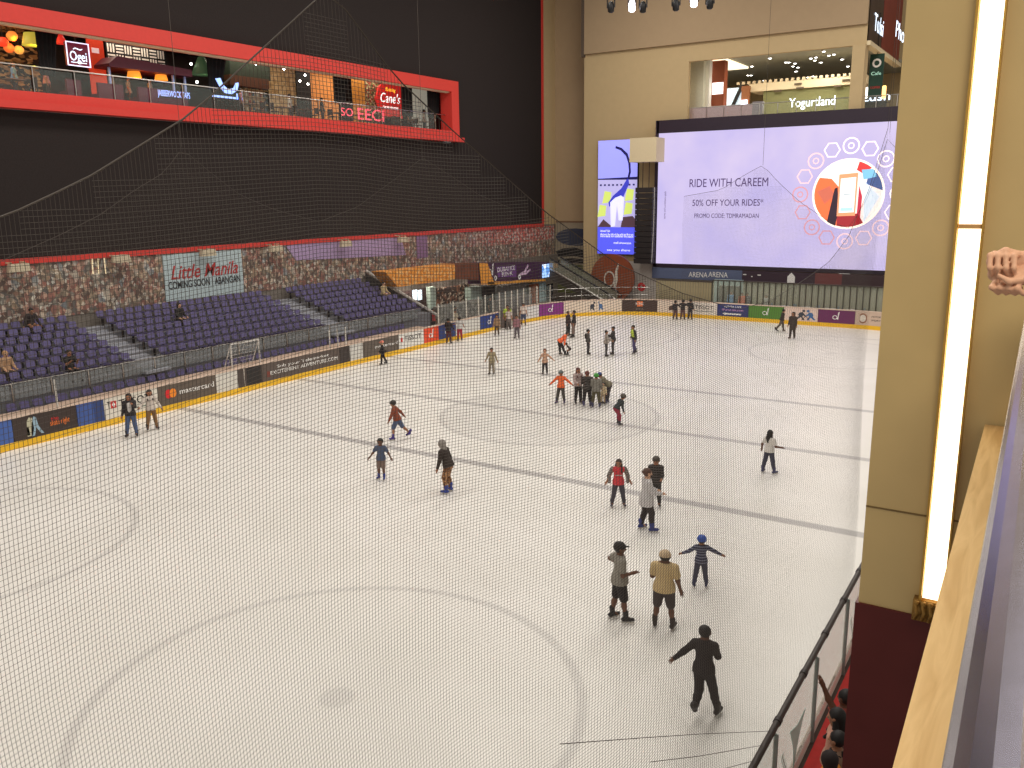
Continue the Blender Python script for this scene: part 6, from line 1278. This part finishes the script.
v1_, f1_ = surfnet(*sdf_grid(B[:arms_n], .005, .005)); v2_, f2_ = surfnet(*sdf_grid(B[arms_n:], .018, .03)); vs = np.concatenate([v1_, v2_]); fs = np.concatenate([f1_, f2_+len(v1_)])
np_mesh('body', vs, fs, [SKIN['l']], pr)
TOPP = [(V(0, -.13, .86), V(0, -.12, 1.1), .165, .155, V(0, 1, 0), .72), (V(0, -.12, 1.1), V(0, -.09, 1.36), .155, .16, V(0, 1, 0), .68)]+[(V(0, -.1, 1.32), V(s*.19, -.08, 1.38), .1, .075) for s in (-1, 1)]+[(V(s*.19, -.08, 1.38), (V(s*.19, -.08, 1.38)+Wd(.55, hy_+(.06 if s > 0 else -.16), 8.9))*.5, .075, .068) for s in (-1, 1)]
vs, fs = surfnet(*sdf_grid(TOPP, .016, .03, [(V(0, 0, 1.44), V(0, 0, 1))])); np_mesh('shirt', vs, fs, [solid((196, 196, 60))], pr)
BT2 = [(V(s*.09, -.12, .9), V(s*.1, -.05, .46), .115, .075) for s in (-1, 1)]+[(V(s*.1, -.05, .46), V(s*.1, -.12, .1), .072, .055) for s in (-1, 1)]
vs, fs = surfnet(*sdf_grid(BT2, .018, .03, [(V(0, 0, .96), V(0, 0, 1))])); np_mesh('trousers', vs, fs, [solid((60, 66, 90))], pr)
vs, fs = surfnet(*sdf_grid([(V(0, -.03, 1.64), V(0, -.05, 1.66), .118, .115)], .015, .02, [(V(0, .02, 1.62), nrm(V(0, .8, -.6)))])); np_mesh('hair', vs, fs, [HAIRB], pr)

# ================================================================== nets
NETM = M('black_net_cord', (74, 66, 60), .8, var=.1)
def wires(polys, r):      # three-sided cords along many polylines, as arrays
    allv = []; allf = []; o = 0
    for P_ in polys:
        P_ = np.asarray(P_, np.float32); k = len(P_); rr = r if not callable(r) else np.array([r(q) for q in P_])[:, None]
        if k < 2: continue
        t = np.gradient(P_, axis=0); t /= np.linalg.norm(t, axis=1)[:, None]+1e-9
        ref = np.where(np.abs(t[:, 2:3]) > .8, np.array([[1, 0, 0]]), np.array([[0, 0, 1]])); a = np.cross(t, ref); a /= np.linalg.norm(a, axis=1)[:, None]; b_ = np.cross(t, a)
        ring = np.stack([P_+rr*(a*math.cos(q)+b_*math.sin(q)) for q in (0, 2.0944, 4.18879)], 1).reshape(-1, 3); allv.append(ring)
        i = np.arange(k-1)[:, None]*3
        for j in range(3): allf.append(np.concatenate([i+j, i+(j+1) % 3, i+3+(j+1) % 3, i+3+j], 1)+o)
        o += k*3
    return np.concatenate(allv), np.concatenate(allf)
def fast_mesh(name, v, f, mat, parent):
    me = bpy.data.meshes.new(name); me.vertices.add(len(v)); me.vertices.foreach_set('co', v.astype(np.float32).ravel())
    me.loops.add(f.size); me.loops.foreach_set('vertex_index', f.astype(np.int32).ravel()); me.polygons.add(len(f))
    me.polygons.foreach_set('loop_start', np.arange(0, f.size, 4, dtype=np.int32)); me.update(calc_edges=True); me.validate(); me.materials.append(mat)
    return link(name, me, parent)
def scallop(peaks, sag):       # top edge: catenary-like curves between the hanging points
    ps = sorted(peaks)
    def f(u):
        if u <= ps[0][0]: a, b_ = (ps[0][0]-(ps[1][0]-ps[0][0]), ps[0][1]), ps[0]
        elif u >= ps[-1][0]: a, b_ = ps[-1], (ps[-1][0]+ps[-1][0]-ps[-2][0], ps[-1][1])
        else:
            i = max(j for j in range(len(ps)-1) if ps[j][0] <= u); a, b_ = ps[i], ps[i+1]
        t = (u-a[0])/(b_[0]-a[0]); w = .35*4*t*(1-t)+.65*(1-abs(2*t-1)**.62*1.0 if False else (1-abs(2*t-1)**3))
        return a[1]+(b_[1]-a[1])*t-sag*(w*.55+.45*(1-abs(2*t-1)))
    return f
def net(name, label, place, u0, u1, z0, topf, cell, r, seg, peaks, rope_r=.008, ztop=22, bil=.12, stretch=lambda u: 1.0, zs=lambda z: 1.0):
    t = thing(name, label, 'net', place(((u0+u1)/2), z0)*1.0)
    org = np.array(t.location, np.float32)
    def P_(u, z):
        k = bil*math.sin(u*.9+.3*z)*math.sin(max(0, min(1, (z-z0)/(7)))*math.pi); dz = .10*math.sin(u*1.5+z*.45)*min(1, (z-z0)/2.0)*max(0, min(1, (topf(u)-z)/1.5))
        return np.array(place(u+.05*math.sin(z*1.3+u*.7)*max(0, min(1, (topf(u)-z)/1.5)), z+dz, k), np.float32)-org
    polys = []; u = u0
    while u < u1:
        zt_ = topf(u); k = max(2, int((zt_-z0)/seg)+1); polys.append([P_(u, z0+(zt_-z0)*i/(k-1)) for i in range(k)]); u += cell*stretch(u)
    zmax = max(topf(u0+(u1-u0)*i/400) for i in range(401)); z = z0+cell; us = np.arange(u0, u1, seg)
    tops = np.array([topf(q) for q in us])
    while z < zmax:
        ok = tops > z; i = 0
        while i < len(us):
            if ok[i]:
                j = i
                while j+1 < len(us) and ok[j+1]: j += 1
                if j > i: polys.append([P_(us[q], z) for q in range(i, j+1)])
                i = j+1
            else: i += 1
        z += cell*zs(z)
    v, f = wires(polys, r if not callable(r) else (lambda q: r(q+org))); o = fast_mesh('mesh', v, f, NETM, t); o['kind'] = 'stuff'
    v, f = wires([[P_(q, topf(q)) for q in np.arange(u0, u1, seg*.5)]], rope_r); fast_mesh('edge_rope', v, f, NETM, t)
    for pu, pz in peaks:
        if u0 <= pu <= u1: a = P_(pu, pz); MB().tube([a, a+np.array([0, 0, ztop-pz])], rope_r*.8, 5).build('hanging_rope', NETM, t)
    return t
TOPN = [(-.5, 8.6), (.6, 8.75), (1.39, 8.95), (1.68, 9.07), (2.11, 9.3), (2.86, 9.86), (3.26, 9.55), (3.73, 9.32), (4.65, 8.9), (5.7, 8.5), (6.93, 8.17), (8.61, 7.83), (9.8, 7.78), (10.99, 7.88), (12.4, 8.05), (13.68, 8.35), (15, 9.0), (16.33, 10.05), (17.6, 9.1), (19, 8.5), (24, 7.8)]
def curve(pts):
    a = np.array(pts); return lambda u: float(np.interp(u, a[:, 0], a[:, 1]))
NP = [(-10.6, 9.95), (2.86, 9.86), (16.33, 10.05), (29.8, 10.1)]
near = net('safety_net', 'large black safety net with scalloped top hanging close along the near boards', lambda u, z, k=0: Vector((RX1+k*1.0, u, z)), .2, 16.4, 1.62, curve(TOPN), .0182, lambda q: min(.0019, .0008+.00017*max(0, q[1]-1.2))*min(1, (8/max(q[1], .1))**1.4), .25, NP, .004, stretch=lambda u: min(5.0, (math.hypot(2.7, u)/2.7)**1.6*.66), zs=lambda z: min(1.9, max(1.0, 1+(7.6-z)*.24)))
for k, pl_ in enumerate((((771, 731), (700, 734), (640, 738), (560, 744)), ((764, 745), (700, 756), (650, 762)), ((757, 760), (700, 775), (660, 786)))):
    MB().tube([at(a, b_, 0, RX1-.01)-near.location for a, b_ in pl_], .0035, 5).build('gather_cord', NETM, near)
# black pipe along the top of the near boards, with joints
pi_ = thing('net_pipe', 'dark grey padded pipe tied along the top of the near boards', 'pipe', (RX1, 15, 1.62))
MB().tube([(0, -14.5, 0), (0, 20, 0)], .05, 10).build('pipe', M('dark_pipe', (62, 54, 50), .4, .2), pi_)
for i in range(24): MB().tube([(0, -14+i*1.45, 0), (0, -13.9+i*1.45, 0)], .062, 10).build('joint_sleeve', M('pipe_sleeve', (48, 42, 40), .5), pi_)
FT = [(10, 9.0), (13, 7.6), (16.46, 6.9), (18.81, 7.74), (20.54, 8.45), (22.2, 9.41), (23.7, 10.15), (24.65, 11.15), (26.2, 10.06), (27.6, 9.18), (29.66, 8.46), (32.6, 7.8), (35.5, 8.5), (39.2, 10.2), (41.34, 11.24), (44, 10.28), (47.2, 9.05), (52, 7.9)]
ET = [(-24, 8.7), (-20.8, 9.2), (-19.1, 10.2), (-17.86, 10.83), (-16.8, 9.7), (-15.2, 8.3), (-13.2, 7.0), (-11.9, 6.6), (-10.7, 9.05), (-9.89, 12.7), (-9.1, 10.6), (-8, 9)]
FP = [(8, 11.2), (24.65, 11.2), (41.34, 11.2), (58, 11.2)]
net('safety_net', 'fine black safety net hanging before the purple seats with two peaked hanging points', lambda u, z, k=0: Vector((RX0-.25, u, z)), 12, 51.5, 1.3, curve(FT), .09, .0026, 1.0, FP, .014)
EP = [(-25.8, 10.8), (-17.86, 10.83), (-9.89, 12.6), (-2, 12.6)]
net('safety_net', 'fine black safety net hanging in front of the big screen', lambda u, z, k=0: Vector((u, RY1+.3, z)), -23.5, -8.5, 2.7, curve(ET), .09, .0026, 1.0, EP, .014)
